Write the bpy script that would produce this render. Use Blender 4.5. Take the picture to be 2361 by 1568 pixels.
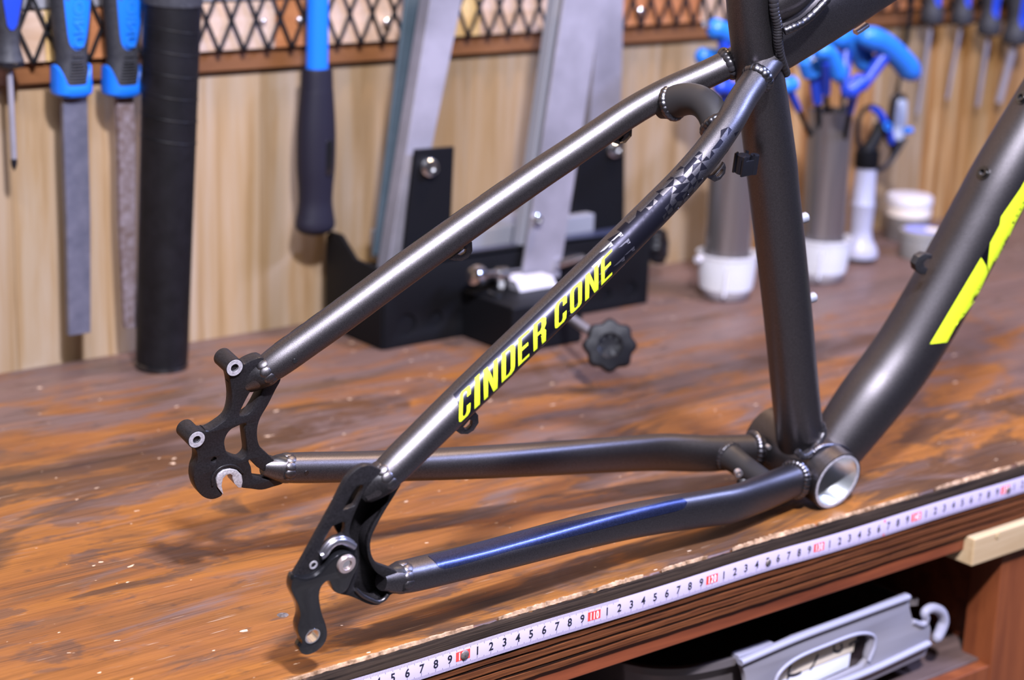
import bpy, bmesh, math, random
from mathutils import Vector, Matrix
from mathutils.bvhtree import BVHTree
import numpy as np
random.seed(7); rng = np.random.RandomState(11)
S = 0.01                                  # everything below is laid out in centimetres
for o in list(bpy.data.objects): bpy.data.objects.remove(o)
scene = bpy.context.scene
PI = math.pi

# ------------------------------------------------------------------ camera
FPX, YAW, PITCH, ROLL = 4443.85, .6840, .27517, .03484
CAM = Vector((-62.769, -80.485, 46.153))
fw = Vector((math.sin(YAW)*math.cos(PITCH), math.cos(YAW)*math.cos(PITCH), -math.sin(PITCH)))
r0 = Vector((math.cos(YAW), -math.sin(YAW), 0)); u0 = r0.cross(fw)
cr = r0*math.cos(ROLL)+u0*math.sin(ROLL); cu = u0*math.cos(ROLL)-r0*math.sin(ROLL)
cd = bpy.data.cameras.new('camera'); cam = bpy.data.objects.new('camera', cd)
scene.collection.objects.link(cam); scene.camera = cam
cam.matrix_world = Matrix(((cr.x, cu.x, -fw.x, CAM.x*S), (cr.y, cu.y, -fw.y, CAM.y*S), (cr.z, cu.z, -fw.z, CAM.z*S), (0, 0, 0, 1)))
cd.sensor_width = 23.6; cd.lens = FPX*23.6/2361; cd.clip_start = .05; cd.clip_end = 50
cd.dof.use_dof = True; cd.dof.focus_distance = 1.115; cd.dof.aperture_fstop = 3.9; cd.dof.aperture_blades = 9

# ------------------------------------------------------------------ world, lights, exposure
w = bpy.data.worlds.new('world'); scene.world = w; w.use_nodes = True
w.node_tree.nodes['Background'].inputs[0].default_value = (.75, .72, .85, 1)
w.node_tree.nodes['Background'].inputs[1].default_value = .07
scene.view_settings.view_transform = 'Standard'; scene.view_settings.look = 'None'
scene.view_settings.gamma = 1; scene.view_settings.exposure = 0; scene.view_settings.use_curve_mapping = False

def area(name, loc, target, sx, sy, power, color):
    l = bpy.data.lights.new(name, 'AREA'); l.shape = 'RECTANGLE'; l.size = sx*S; l.size_y = sy*S
    l.energy = power; l.color = color
    o = bpy.data.objects.new(name, l); scene.collection.objects.link(o)
    o.location = Vector(loc)*S
    o.rotation_euler = (Vector(target)-Vector(loc)).to_track_quat('-Z', 'Y').to_euler()
    return o
area('ceiling_light', (-40, -92, 142), (15, 15, 0), 14, 7, 100, (.86, .86, 1.0))
area('ceiling_light', (-66, -56, 138), (10, 15, 0), 46, 10, 22, (.86, .88, 1.0))
area('ceiling_light', (118, -62, 112), (20, 5, 0), 60, 9, 46, (.42, .52, 1.0))
area('ceiling_light', (72, 10, 165), (60, 30, 0), 14, 12, 24, (1.0, .72, .48))

# ------------------------------------------------------------------ helpers
def ray(px, py): return fw + cr*((px-1180.5)/FPX) - cu*((py-784)/FPX)
def at_y(px, py, y): d = ray(px, py); return CAM + d*((y-CAM.y)/d.y)      # point of the plane y = const seen at a place of the photograph
def at_z(px, py, z=0): d = ray(px, py); return CAM + d*((z-CAM.z)/d.z)

def link(o): scene.collection.objects.link(o); return o
def thing(name, label, cat, loc=(0, 0, 0), group=None, rot=None):
    o = link(bpy.data.objects.new(name, None)); o.empty_display_size = .02
    M = Matrix.Translation(Vector(loc)*S)
    if rot: M = M @ rot.to_4x4()
    o.matrix_world = M
    o['label'] = label; o['category'] = cat
    if group: o['group'] = group
    return o
MW = {}
def mw(o):
    if o is None: return Matrix.Identity(4)
    if o.name in MW: return MW[o.name]
    m = mw(o.parent) @ o.matrix_basis if o.parent else o.matrix_basis.copy()
    MW[o.name] = m; return m
def build(name, geo, mat, parent=None, smooth=True, bevel=0, label=None, origin=None):
    """geo: (verts in world cm, faces) -> ONE mesh object; a child keeps its vertices in its parent's frame."""
    V, F = geo
    me = bpy.data.meshes.new(name)
    if parent is not None: inv = mw(parent).inverted(); base = Matrix.Identity(4)
    else:
        if origin is None:
            a = np.array([tuple(v) for v in V]); origin = ((a[:, 0].min()+a[:, 0].max())/2, (a[:, 1].min()+a[:, 1].max())/2, a[:, 2].min())
        base = Matrix.Translation(Vector(origin)*S); inv = base.inverted()
    me.from_pydata([inv @ (Vector(v)*S) for v in V], [], [tuple(f) for f in F]); me.update()
    bm = bmesh.new(); bm.from_mesh(me); bmesh.ops.remove_doubles(bm, verts=bm.verts, dist=1e-6)
    bmesh.ops.recalc_face_normals(bm, faces=bm.faces); bm.to_mesh(me); bm.free()
    me.materials.append(mat)
    if smooth: me.shade_smooth()
    o = link(bpy.data.objects.new(name, me)); o.matrix_basis = base
    if parent is not None: o.parent = parent
    if smooth and smooth != 'full':
        me.set_sharp_from_angle(angle=math.radians(38))
    if bevel:
        b = o.modifiers.new('bevel', 'BEVEL'); b.width = bevel*S; b.segments = 2; b.limit_method = 'ANGLE'; b.angle_limit = math.radians(35)
        me.shade_smooth(); b.harden_normals = True
    if label: o['label'] = label
    return o
def tag(o, label=None, cat=None, group=None, kind=None):
    if label: o['label'] = label
    if cat: o['category'] = cat
    if group: o['group'] = group
    if kind: o['kind'] = kind
    return o
def join(*gs):
    V, F = [], []
    for v, f in gs:
        n = len(V); V += list(v); F += [tuple(i+n for i in q) for q in f]
    return V, F
def box(c, s, R=None):
    c = Vector(c); V = []
    for x in (-.5, .5):
        for y in (-.5, .5):
            for z in (-.5, .5):
                p = Vector((x*s[0], y*s[1], z*s[2]))
                V.append(c + (R @ p if R else p))
    return V, [(0, 1, 3, 2), (4, 6, 7, 5), (0, 4, 5, 1), (2, 3, 7, 6), (0, 2, 6, 4), (1, 5, 7, 3)]
def span(x0, x1, y0, y1, z0, z1): return box(((x0+x1)/2, (y0+y1)/2, (z0+z1)/2), (abs(x1-x0), abs(y1-y0), abs(z1-z0)))
def frame_of(ax):
    ax = Vector(ax).normalized(); t = Vector((0, 0, 1)) if abs(ax.z) < .9 else Vector((1, 0, 0))
    a = ax.cross(t).normalized(); return a, ax.cross(a).normalized(), ax
def lathe(prof, base, ax=(0, 0, 1), n=40, cap=True, sq=None):
    a, b, ax = frame_of(ax); base = Vector(base); V, F = [], []
    for r, h in prof:
        for i in range(n):
            t = 2*PI*i/n; k = 1
            if sq: k = sq(t, h)
            V.append(base + ax*h + (a*math.cos(t)+b*math.sin(t))*r*k)
    for j in range(len(prof)-1):
        for i in range(n):
            i2 = (i+1) % n; F.append((j*n+i, j*n+i2, (j+1)*n+i2, (j+1)*n+i))
    if cap: F.append(tuple(range(n))[::-1]); F.append(tuple(range((len(prof)-1)*n, len(prof)*n)))
    return V, F
def cyl(p, q, r, n=32, r2=None):
    p, q = Vector(p), Vector(q); return lathe([(r, 0), (r if r2 is None else r2, (q-p).length)], p, q-p, n)
def ring(p, q, ro, ri, n=40):
    p, q = Vector(p), Vector(q); L = (q-p).length
    V, F = lathe([(ri, 0), (ro, 0), (ro, L), (ri, L), (ri, 0)], p, q-p, n, cap=False); return V, F
def cr_spline(P, n):
    """Catmull-Rom through rows of P (any number of columns)."""
    P = np.array(P, float); m = len(P); out = []
    Q = np.vstack([2*P[0]-P[1], P, 2*P[-1]-P[-2]])
    for k in range(n+1):
        t = k/n*(m-1); i = min(int(t), m-2); f = t-i
        p0, p1, p2, p3 = Q[i], Q[i+1], Q[i+2], Q[i+3]
        out.append(.5*((2*p1)+(p2-p0)*f+(2*p0-5*p1+4*p2-p3)*f*f+(3*p1-p0-3*p2+p3)*f**3))
    return np.array(out)
def sweep(P, side=None, n=48, m=32, cap=True, ex=2.0, spline=True, ripple=None, closed=False, ret=False):
    """P rows: x,y,z,ra,rb  (ra along 'side', rb across); ex>2 gives a boxier section."""
    P = np.array([list(p)+[p[3]]*(5-len(p)) for p in P], float)
    if P.shape[1] == 4: P = np.hstack([P, P[:, 3:4]])
    Q = cr_spline(P, n) if spline else P
    V, F = [], []; L = len(Q); prev = None
    for k in range(L):
        c = Vector(Q[k, :3])
        if closed: t = Vector(Q[(k+1) % (L-1), :3])-Vector(Q[(k-1) % (L-1), :3])
        else: t = Vector(Q[min(k+1, L-1), :3])-Vector(Q[max(k-1, 0), :3])
        t.normalize()
        if side is not None: a = Vector(side)-t*t.dot(Vector(side))
        elif prev is None: a = frame_of(t)[0]
        else: a = prev-t*t.dot(prev)
        a.normalize(); prev = a; b = t.cross(a)
        g = ripple(k/(L-1)) if ripple else 1
        for i in range(m):
            th = 2*PI*i/m; cc, ss = math.cos(th), math.sin(th)
            e = 2/ex
            x = math.copysign(abs(cc)**e, cc); y = math.copysign(abs(ss)**e, ss)
            V.append(c + a*(x*Q[k, 3]*g) + b*(y*Q[k, 4]*g))
    for k in range(L-1):
        for i in range(m):
            i2 = (i+1) % m; F.append((k*m+i, k*m+i2, (k+1)*m+i2, (k+1)*m+i))
    if cap and not closed: F.append(tuple(range(m))[::-1]); F.append(tuple(range((L-1)*m, L*m)))
    return V, F
def weld(P, r=.22, per=.19, m=12):
    """a row-of-coins weld bead along a polyline."""
    P = np.array([list(p)[:3] for p in P], float)
    L = np.sum(np.linalg.norm(np.diff(P, axis=0), axis=1)); N = max(8, int(L/per)); n = N*6
    Q = cr_spline(P, n); R = []
    for k in range(n+1):
        f = (k % 6)/6; R.append(r*(.93+.10*math.sin(PI*f)**.7))
    return sweep(np.hstack([Q, np.array(R)[:, None]]), spline=False, m=m)
def ringpath(c, ax, ra, rb=None, a0=0, a1=2*PI, side=None, n=24):
    a, b, ax = frame_of(ax)
    if side is not None: a = (Vector(side)-ax*ax.dot(Vector(side))).normalized(); b = ax.cross(a)
    rb = rb or ra
    return [Vector(c)+a*(math.cos(t)*ra)+b*(math.sin(t)*rb) for t in np.linspace(a0, a1, n)]
def smooth2(poly, n=None, closed=True):
    P = [tuple(p) for p in poly]; m = len(P); out = []
    n = n or 4
    for i in range(m):
        p0, p1, p2, p3 = [np.array(P[(i+j) % m]) for j in (-1, 0, 1, 2)]
        for k in range(n):
            f = k/n; out.append(.5*((2*p1)+(p2-p0)*f+(2*p0-5*p1+4*p2-p3)*f*f+(3*p1-p0-3*p2+p3)*f**3))
    return [tuple(p) for p in out]
def circle2(c, r, n=28, rb=None): return [(c[0]+math.cos(2*PI*i/n)*r, c[1]+math.sin(2*PI*i/n)*(rb or r)) for i in range(n)]
def plate(outline, holes, O, A, B, N, t, bevel=0.05):
    """flat plate with holes: outline in (a,b) cm, O + a*A + b*B, thickness t centred along N; filled as a 2D curve."""
    cu_ = bpy.data.curves.new('tmp', 'CURVE'); cu_.dimensions = '2D'; cu_.fill_mode = 'BOTH'
    cu_.extrude = max(t/2-bevel, 1e-4); cu_.bevel_depth = bevel; cu_.bevel_resolution = 1; cu_.offset = -bevel
    for pl in [outline]+list(holes):
        s = cu_.splines.new('POLY'); s.points.add(len(pl)-1); s.use_cyclic_u = True
        for i, p in enumerate(pl): s.points[i].co = (p[0], p[1], 0, 1)
    ob = bpy.data.objects.new('tmp', cu_); scene.collection.objects.link(ob)
    me = bpy.data.meshes.new_from_object(ob.evaluated_get(bpy.context.evaluated_depsgraph_get()))
    V = [Vector(O)+Vector(A)*v.co.x+Vector(B)*v.co.y+Vector(N)*v.co.z for v in me.vertices]
    F = [tuple(p.vertices) for p in me.polygons]
    bpy.data.objects.remove(ob); bpy.data.curves.remove(cu_); bpy.data.meshes.remove(me)
    return V, F
def text2(txt, off=0.0):
    """outline mesh of a word, as (verts2d, faces), x centred, baseline 0, cap height 1"""
    c = bpy.data.curves.new('tmp', 'FONT'); c.body = txt; c.align_x = 'CENTER'; c.size = 1/.7; c.offset = off; c.resolution_u = 4
    ob = bpy.data.objects.new('tmp', c); scene.collection.objects.link(ob)
    me = bpy.data.meshes.new_from_object(ob.evaluated_get(bpy.context.evaluated_depsgraph_get()))
    V = [(v.co.x, v.co.y) for v in me.vertices]; F = [tuple(p.vertices) for p in me.polygons]
    bpy.data.objects.remove(ob); bpy.data.curves.remove(c); bpy.data.meshes.remove(me)
    return V, F
def copy_tree(o, parent=None):
    c = link(o.copy()); c.parent = parent
    for ch in [x for x in bpy.data.objects if x.parent == o]: copy_tree(ch, c)
    return c

# ------------------------------------------------------------------ materials
def mat(name, col, rough=.5, metal=0, spec=.5, coat=0, trans=0, ior=1.45, aniso=0):
    m = bpy.data.materials.new(name); m.use_nodes = True; b = m.node_tree.nodes['Principled BSDF']
    b.inputs['Base Color'].default_value = (*col, 1); b.inputs['Roughness'].default_value = rough
    b.inputs['Metallic'].default_value = metal; b.inputs['Specular IOR Level'].default_value = spec
    b.inputs['Coat Weight'].default_value = coat; b.inputs['Coat Roughness'].default_value = .15
    b.inputs['Transmission Weight'].default_value = trans; b.inputs['IOR'].default_value = ior
    return m
class NT:
    def __init__(s, m): s.t = m.node_tree; s.b = s.t.nodes['Principled BSDF']
    def n(s, ty, **kw):
        x = s.t.nodes.new(ty)
        for k, v in kw.items():
            if k in x.inputs.keys(): x.inputs[k].default_value = v
            else: setattr(x, k, v)
        return x
    def l(s, a, b): s.t.links.new(a, b)
    def coords(s, scale, rot=(0, 0, 0), loc=(0, 0, 0), kind='Object'):
        tc = s.n('ShaderNodeTexCoord'); mp = s.n('ShaderNodeMapping')
        mp.inputs['Scale'].default_value = scale; mp.inputs['Rotation'].default_value = rot; mp.inputs['Location'].default_value = loc
        s.l(tc.outputs[kind], mp.inputs[0]); return mp.outputs[0]
    def noise(s, vec, scale, detail=4, rough=.55, dist=0):
        x = s.n('ShaderNodeTexNoise', Scale=scale, Detail=detail, Roughness=rough, Distortion=dist); s.l(vec, x.inputs['Vector']); return x.outputs['Fac']
    def ramp(s, f, stops):
        x = s.n('ShaderNodeValToRGB'); e = x.color_ramp.elements
        while len(e) < len(stops): e.new(.5)
        for i, (p, c) in enumerate(stops): e[i].position = p; e[i].color = (*c, 1) if not isinstance(c, float) else (c, c, c, 1)
        s.l(f, x.inputs[0]); return x.outputs[0]
    def mix(s, f, a, b, mode='MIX'):
        x = s.n('ShaderNodeMix'); x.data_type = 'RGBA'; x.blend_type = mode
        for v, i in ((f, 0), (a, 6), (b, 7)):
            if hasattr(v, 'links'): s.l(v, x.inputs[i])
            elif isinstance(v, tuple): x.inputs[i].default_value = (*v, 1)
            else: x.inputs[i].default_value = v
        return x.outputs[2]
    def bump(s, f, strength=.3, dist=.001):
        x = s.n('ShaderNodeBump', Strength=strength, Distance=dist); s.l(f, x.inputs['Height']); s.l(x.outputs[0], s.b.inputs['Normal'])
def m_bench():
    m = mat('bench_plywood', (.3, .12, .04), .42, 0, .30); t = NT(m)
    big = t.noise(t.coords((1.4, 4.2, 3)), 2.2, 6, .58, 1.2)
    col = t.ramp(big, [(.30, (.050, .024, .014)), (.43, (.085, .038, .017)), (.465, (.205, .077, .017)), (.58, (.155, .058, .018)), (.66, (.085, .045, .026))])
    patch = t.noise(t.coords((3.0, 6.5, 3), loc=(9, 2, 0)), 2.6, 6, .62, .6)
    col = t.mix(t.ramp(patch, [(.55, 0.0), (.585, .62)]), col, (.062, .036, .028))
    grain = t.noise(t.coords((3.0, 130, 20)), 2.4, 5, .72, .8)
    col = t.mix(1.0, col, t.ramp(grain, [(.32, .55), (.50, .96), (.62, 1.10)]), 'MULTIPLY')
    grey = t.noise(t.coords((2.4, 7.5, 3), loc=(3, 1, 0)), 3.0, 6, .62, 1.0)
    # grey worn patches, plus grazing sheen painted in towards the wall and right-hand end
    tc = t.n('ShaderNodeTexCoord'); sx = t.n('ShaderNodeSeparateXYZ'); t.l(tc.outputs['Object'], sx.inputs[0])
    m1 = t.n('ShaderNodeMath', operation='MULTIPLY'); t.l(sx.outputs['Y'], m1.inputs[0]); m1.inputs[1].default_value = .42
    m2 = t.n('ShaderNodeMath', operation='MULTIPLY_ADD'); t.l(sx.outputs['X'], m2.inputs[0]); m2.inputs[1].default_value = .16; t.l(m1.outputs[0], m2.inputs[2])
    m3 = t.n('ShaderNodeMath', operation='ADD'); t.l(m2.outputs[0], m3.inputs[0]); t.l(grey, m3.inputs[1])
    gm = t.ramp(m3.outputs[0], [(.43, 0.0), (.58, .9)])
    col = t.mix(gm, col, t.ramp(grain, [(.3, (.060, .036, .030)), (.6, (.120, .078, .070))]))
    stain = t.noise(t.coords((11, 22, 3), loc=(5, 7, 0)), 3, 4, .6)
    sm = t.ramp(stain, [(.60, 0.0), (.72, .7)])
    col = t.mix(sm, col, (.035, .022, .018))
    # worn dust flecks and scratches with shapes of their own
    for k, (rot, sc, th) in enumerate([(.9, (18, 420, 5), .74), (-.5, (22, 460, 5), .745), (.15, (26, 500, 5), .745)]):
        s = t.noise(t.coords(sc, rot=(0, 0, rot), loc=(k*3.1, 0, 0)), 1.3, 2, .5)
        col = t.mix(t.ramp(s, [(th-.02, 0.0), (th+.01, .6)]), col, (.30, .21, .15))
    fl = t.noise(t.coords((42, 80, 10), rot=(0, 0, .3)), 2.2, 2, .5)
    col = t.mix(t.ramp(fl, [(.735, 0.0), (.75, .9)]), col, (.52, .38, .27))
    t.l(col, t.b.inputs['Base Color'])
    rr = t.ramp(big, [(.3, .34), (.7, .52)]); t.l(rr, t.b.inputs['Roughness'])
    t.bump(grain, .25, .0006)
    return m
def m_ply(name, c1, c2):
    m = mat(name, c1, .7, 0, .12); t = NT(m)
    f = t.noise(t.coords((14, 14, 330), kind='Generated'), 1, 4, .6); g = t.noise(t.coords((9, 60, 500)), 1.4, 4, .7, .4)
    t.l(t.ramp(g, [(.35, c1), (.6, c2)]), t.b.inputs['Base Color']); t.bump(g, .5, .001); return m
def m_wall(warm=False):
    m = mat('warm_lit_wall_wood' if warm else 'pale_wall_wood', (.62, .43, .25), .55, 0, .3); t = NT(m)
    oi = t.n('ShaderNodeObjectInfo')
    g = t.noise(t.coords((42, 5, 2.2)), 1.6, 5, .6, .4); h = t.noise(t.coords((6, 3, 1.1)), 1.2, 3, .6, .5)
    col = t.ramp(g, [(.30, (.20, .118, .050)), (.48, (.285, .190, .105)), (.62, (.315, .235, .160))])
    if warm: col = t.ramp(g, [(.30, (.13, .045, .012)), (.48, (.28, .135, .045)), (.62, (.40, .26, .13))])  # orange lamp light and tool shadows painted into this copy's colour
    col = t.mix(t.ramp(h, [(.45, 0.0), (.68, .55)]), col, (.20, .115, .034))
    br = t.n('ShaderNodeHueSaturation'); mr = t.n('ShaderNodeMapRange'); mr.inputs['To Min'].default_value = .78; mr.inputs['To Max'].default_value = 1.1
    t.l(oi.outputs['Random'], mr.inputs[0]); t.l(mr.outputs[0], br.inputs['Value']); t.l(col, br.inputs['Color'])
    t.l(br.outputs[0], t.b.inputs['Base Color']); t.bump(g, .12, .0008); return m
def m_wood(name, a, b, rough=.55, sc=(3, 40, 40)):
    m = mat(name, a, rough); t = NT(m); g = t.noise(t.coords(sc), 1.8, 5, .65, .5)
    t.l(t.ramp(g, [(.33, a), (.64, b)]), t.b.inputs['Base Color']); t.bump(g, .2, .0008); return m
def m_noisy(name, a, b, scale, rough, metal, bump=.1, coat=0):
    m = mat(name, a, rough, metal, .28, coat); t = NT(m); g = t.noise(t.coords((1, 1, 1)), scale, 4, .6)
    t.l(t.ramp(g, [(.35, a), (.65, b)]), t.b.inputs['Base Color'])
    if bump: t.bump(g, bump, .0004)
    return m
BENCH = m_bench(); WALL = m_wall(); WALLW = m_wall(True)
PLYD = m_ply('plywood_dark_ply', (.008, .004, .003), (.022, .010, .006)); PLYL = m_ply('plywood_light_ply', (.045, .013, .005), (.125, .040, .013))
PLYW = m_ply('worn_dark_edge', (.006, .004, .0035), (.040, .026, .018))
SPLINT = m_noisy('splintered_wood', (.13, .07, .035), (.42, .27, .17), 160, .8, 0, .6)
REDW = m_wood('red_brown_board', (.10, .022, .008), (.20, .048, .016), .45)
DARKW = m_wood('dark_shelf_board', (.05, .03, .026), (.11, .07, .06), .6)
LEGW = m_wood('orange_leg_board', (.11, .026, .008), (.19, .050, .014), .5, (30, 30, 3))
PALEW = m_wood('pale_pine', (.36, .24, .12), (.46, .33, .19), .6)
RAILW = m_wood('rail_pine', (.32, .20, .12), (.44, .32, .25), .6, (4, 30, 30)); RAILO = m_wood('rail_reddish', (.24, .08, .025), (.34, .135, .05), .6, (4, 30, 30)); RAILY = m_wood('rail_yellow', (.38, .23, .08), (.46, .32, .14), .6, (4, 30, 30))
PAINT = mat('graphite_metallic_paint', (.3, .28, .29), .43, 1, .5)
t = NT(PAINT); g = t.noise(t.coords((1, 1, 1)), 2600, 2, .6); t.l(t.ramp(g, [(.35, (.078, .070, .074)), (.70, (.160, .148, .158))]), t.b.inputs['Base Color']); 
SATIN = m_noisy('satin_black_dropout', (.010, .009, .010), (.018, .016, .018), 900, .40, .2, .05)
MATTE = mat('matte_dark_paint', (.030, .028, .030), .5, .5)
WELD = mat('painted_weld', (.12, .115, .13), .34, 1)
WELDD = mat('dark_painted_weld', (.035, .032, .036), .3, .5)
GLOSS = mat('gloss_black', (.006, .006, .007), .12, 0, .6, .6)
SILV = mat('bare_aluminium', (.62, .60, .64), .32, .9); SILVD = m_noisy('machined_aluminium', (.30, .28, .30), (.50, .47, .50), 700, .5, .35, .3)
CHROME = mat('polished_steel', (.80, .80, .82), .16, 1)
DECAL = mat('black_decal', (.016, .015, .024), .34, .8, .5, .1); GREY = mat('silver_grey_decal', (.24, .23, .27), .42, .95)
YEL = mat('fluorescent_yellow_decal', (.66, .80, .025), .55, 0, .15)
FILM = m_noisy('blue_tinted_film', (.014, .018, .045), (.034, .042, .10), 1500, .34, .8, .02, .15)
BLK = mat('black_powdercoat', (.004, .004, .005), .5, 0, .15); BLKP = mat('black_plastic', (.007, .007, .010), .40, 0, .3)
RUB = m_noisy('grey_rubber', (.022, .022, .027), (.034, .034, .040), 300, .55, 0, .05); RUBD = mat('dark_grip_rubber', (.009, .008, .015), .5, 0, .3)
BLUE = mat('bright_blue_plastic', (.008, .125, .58), .36, 0, .4); BLUED = mat('deep_blue_plastic', (.010, .04, .36), .38); BLUEK = mat('light_blue_plastic', (.016, .14, .52), .36)
TUBEB = m_noisy('black_wrapped_tube', (.003, .0028, .0035), (.006, .0055, .007), 60, .5, 0, .05)
FILE = m_noisy('worn_file_steel', (.12, .12, .155), (.17, .165, .205), 90, .45, .6, .3); FILER = m_noisy('rusty_file_steel', (.16, .11, .10), (.29, .24, .27), 170, .55, .5, .4)
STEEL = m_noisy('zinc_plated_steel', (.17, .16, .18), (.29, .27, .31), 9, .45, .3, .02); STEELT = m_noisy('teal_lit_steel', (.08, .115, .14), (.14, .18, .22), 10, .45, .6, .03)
GREYP = mat('grey_steel_plate', (.24, .24, .27), .5, .3)
ALU = mat('brushed_aluminium_tube', (.34, .33, .34), .30, .85); t = NT(ALU); g = t.noise(t.coords((90, 90, 1.5)), 1.5, 4, .7); t.l(t.ramp(g, [(.3, (.20, .18, .18)), (.7, (.38, .35, .34))]), t.b.inputs['Base Color'])
CLEAR = mat('frosted_clear_plastic', (.88, .87, .90), .28, 0, .5, 0, .55, 1.35)
WHITEP = mat('white_plastic', (.46, .44, .48), .4, 0, .3); LAV = mat('translucent_white_plastic', (.42, .41, .50), .3, 0, .5, 0, .25, 1.3)
TAPE = mat('pinkish_white_tape', (.47, .395, .53), .35, 0, .5); RED = mat('red_print', (.72, .055, .045), .4); INK = mat('black_print', (.012, .012, .02), .4); TICK = mat('grey_print', (.10, .09, .14), .5)
WHT = mat('white_print', (.86, .80, .90), .4)
BIN = mat('warm_grey_plastic', (.20, .185, .205), .45, 0, .3); BINL = mat('pale_grey_plastic', (.27, .26, .32), .4, 0, .3); BIND = mat('smoky_bin_plastic', (.10, .085, .085), .25)
PAPER = mat('paper_label', (.72, .60, .46), .7); PAPERW = mat('white_paper', (.74, .72, .78), .7)
NAIL = m_noisy('dull_nail_head', (.10, .085, .08), (.24, .20, .19), 500, .55, .6, .3)
TIN = m_noisy('tin_can', (.18, .16, .15), (.30, .28, .27), 25, .4, .5, .05)
GOLD = mat('brass', (.55, .38, .14), .3, .9)

# ------------------------------------------------------------------ room shell
D = 60.44
wall = build('wall_back', span(-75, 190, D+1.8, D+4, -78, 130), m_wood('wall_backing', (.20, .13, .07), (.28, .18, .1)), smooth=False); tag(wall, kind='structure')
x = -75.0; ws = [9.5, 12, 10.8, 13.1, 9.2, 11.6]
i = 0
while x < 190:
    wd = ws[i % 6]; zz = 130; y0 = D + random.uniform(0, .03)
    p = build('plank', span(x+.015, x+wd-.015, y0, D+1.9, -5.0, zz), WALLW if (x > 72 and i % 3 != 1) else WALL, wall, smooth=False, bevel=.04); x += wd; i += 1  # most planks at the right take the copy with painted warm light
tag(build('floor', span(-150, 230, -190, D+4, -82, -78), m_noisy('concrete_floor', (.10, .09, .085), (.17, .16, .15), 9, .8, 0)), kind='structure')

# ------------------------------------------------------------------ work bench
bench = thing('workbench', 'worn reddish brown plywood workbench with splintered front edge', 'workbench', (40, 30, -78))
X0, X1 = -60, 175
# top board: a grid so the front arris can be rounded and ragged
V, F = [], []
nx = 520; prof = [(60.4, -.9), (60.4, 0), (1.6, 0), (.55, -.01), (.22, -.06), (.06, -.20), (.0, -.42), (.0, -.95), (.4, -1.0)]
jag = np.cumsum(rng.randn(nx+1)*.05); jag -= np.convolve(jag, np.ones(25)/25, 'same')
for k in range(nx+1):
    X = X0+(X1-X0)*k/nx
    for j, (y, z) in enumerate(prof):
        dy = 0
        if 3 <= j <= 7: dy = jag[k]*.45*(1 if j < 6 else .35) + .03*rng.randn()
        V.append((X, y+abs(dy) if j > 2 else y, z - (abs(dy)*.25 if 3 <= j < 6 else 0)))
n = len(prof)
for k in range(nx):
    for j in range(n): j2 = (j+1) % n; F.append((k*n+j, (k+1)*n+j, (k+1)*n+j2, k*n+j2))
build('top_board', (V, F), BENCH, bench, smooth=True)
# a dark worn band and the pale splintered line along the arris
V, F = [], []
for k in range(nx+1):
    X = X0+(X1-X0)*k/nx; a = .02+abs(jag[k])*.3
    V += [(X, -.035+a*.2, -1.02), (X, -.05, -.34), (X, .02+a*.2, -.17+.03*rng.randn()), (X, .10, -.9)]
for k in range(nx):
    for j in range(3): F.append((k*4+j, (k+1)*4+j, (k+1)*4+j+1, k*4+j+1))
build('worn_edge', (V, F), PLYW, bench)
V, F = [], []; X = X0; width = 0
while X < X1:
    L = random.uniform(3, 13); m_ = int(L/.16); wmax = random.uniform(.04, .34); s0 = len(V)
    for k in range(m_+1):
        f = k/m_; wdt = wmax*(math.sin(PI*f)**.5)*random.uniform(.55, 1.15)+.03
        yb = .06+random.uniform(-.03, .03)
        V += [(X+L*f, yb, -.17), (X+L*f, yb+wdt*.35, -.005+random.uniform(-.02, .03)), (X+L*f, yb+wdt, .022+random.uniform(0, .025)), (X+L*f, yb+wdt+.05, -.03)]
    for k in range(m_):
        for j in range(3): F.append((s0+k*4+j, s0+(k+1)*4+j, s0+(k+1)*4+j+1, s0+k*4+j+1))
    X += L+random.uniform(-1.5, 2.5)
build('splintered_strip', (V, F), SPLINT, bench, smooth=False)
# plywood plies seen on the front edge
z = -1.0; k = 0; th = [.62, .20, .40, .20, .36, .22, .36, .20, .34, .22, .36]
for k, h in enumerate(th):
    prot = (.04 if k % 2 == 0 else .13) if k else .02
    V, F = [], []; nn = 160
    for q in range(nn+1):
        X = X0+(X1-X0)*q/nn; dy = prot+.03*rng.rand(); dz = .035*math.sin(X*.21+k)+.02*rng.randn()
        V += [(X, 20, z-.0), (X, dy, z+.012*rng.randn()+(dz if k else 0)), (X, dy+.01, z-h+(0.02*rng.randn())), (X, 20, z-h)]
    for q in range(nn):
        for j in range(3): F.append((q*4+j, (q+1)*4+j, (q+1)*4+j+1, q*4+j+1))
    build('ply_layer', (V, F), PLYL if k % 2 == 0 else PLYD, bench, smooth=False)
    z -= h
build('under_board', span(X0, X1, .35, 59, z-1.25, z), REDW, bench, smooth=False, bevel=.08)
zb = z-1.25
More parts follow.
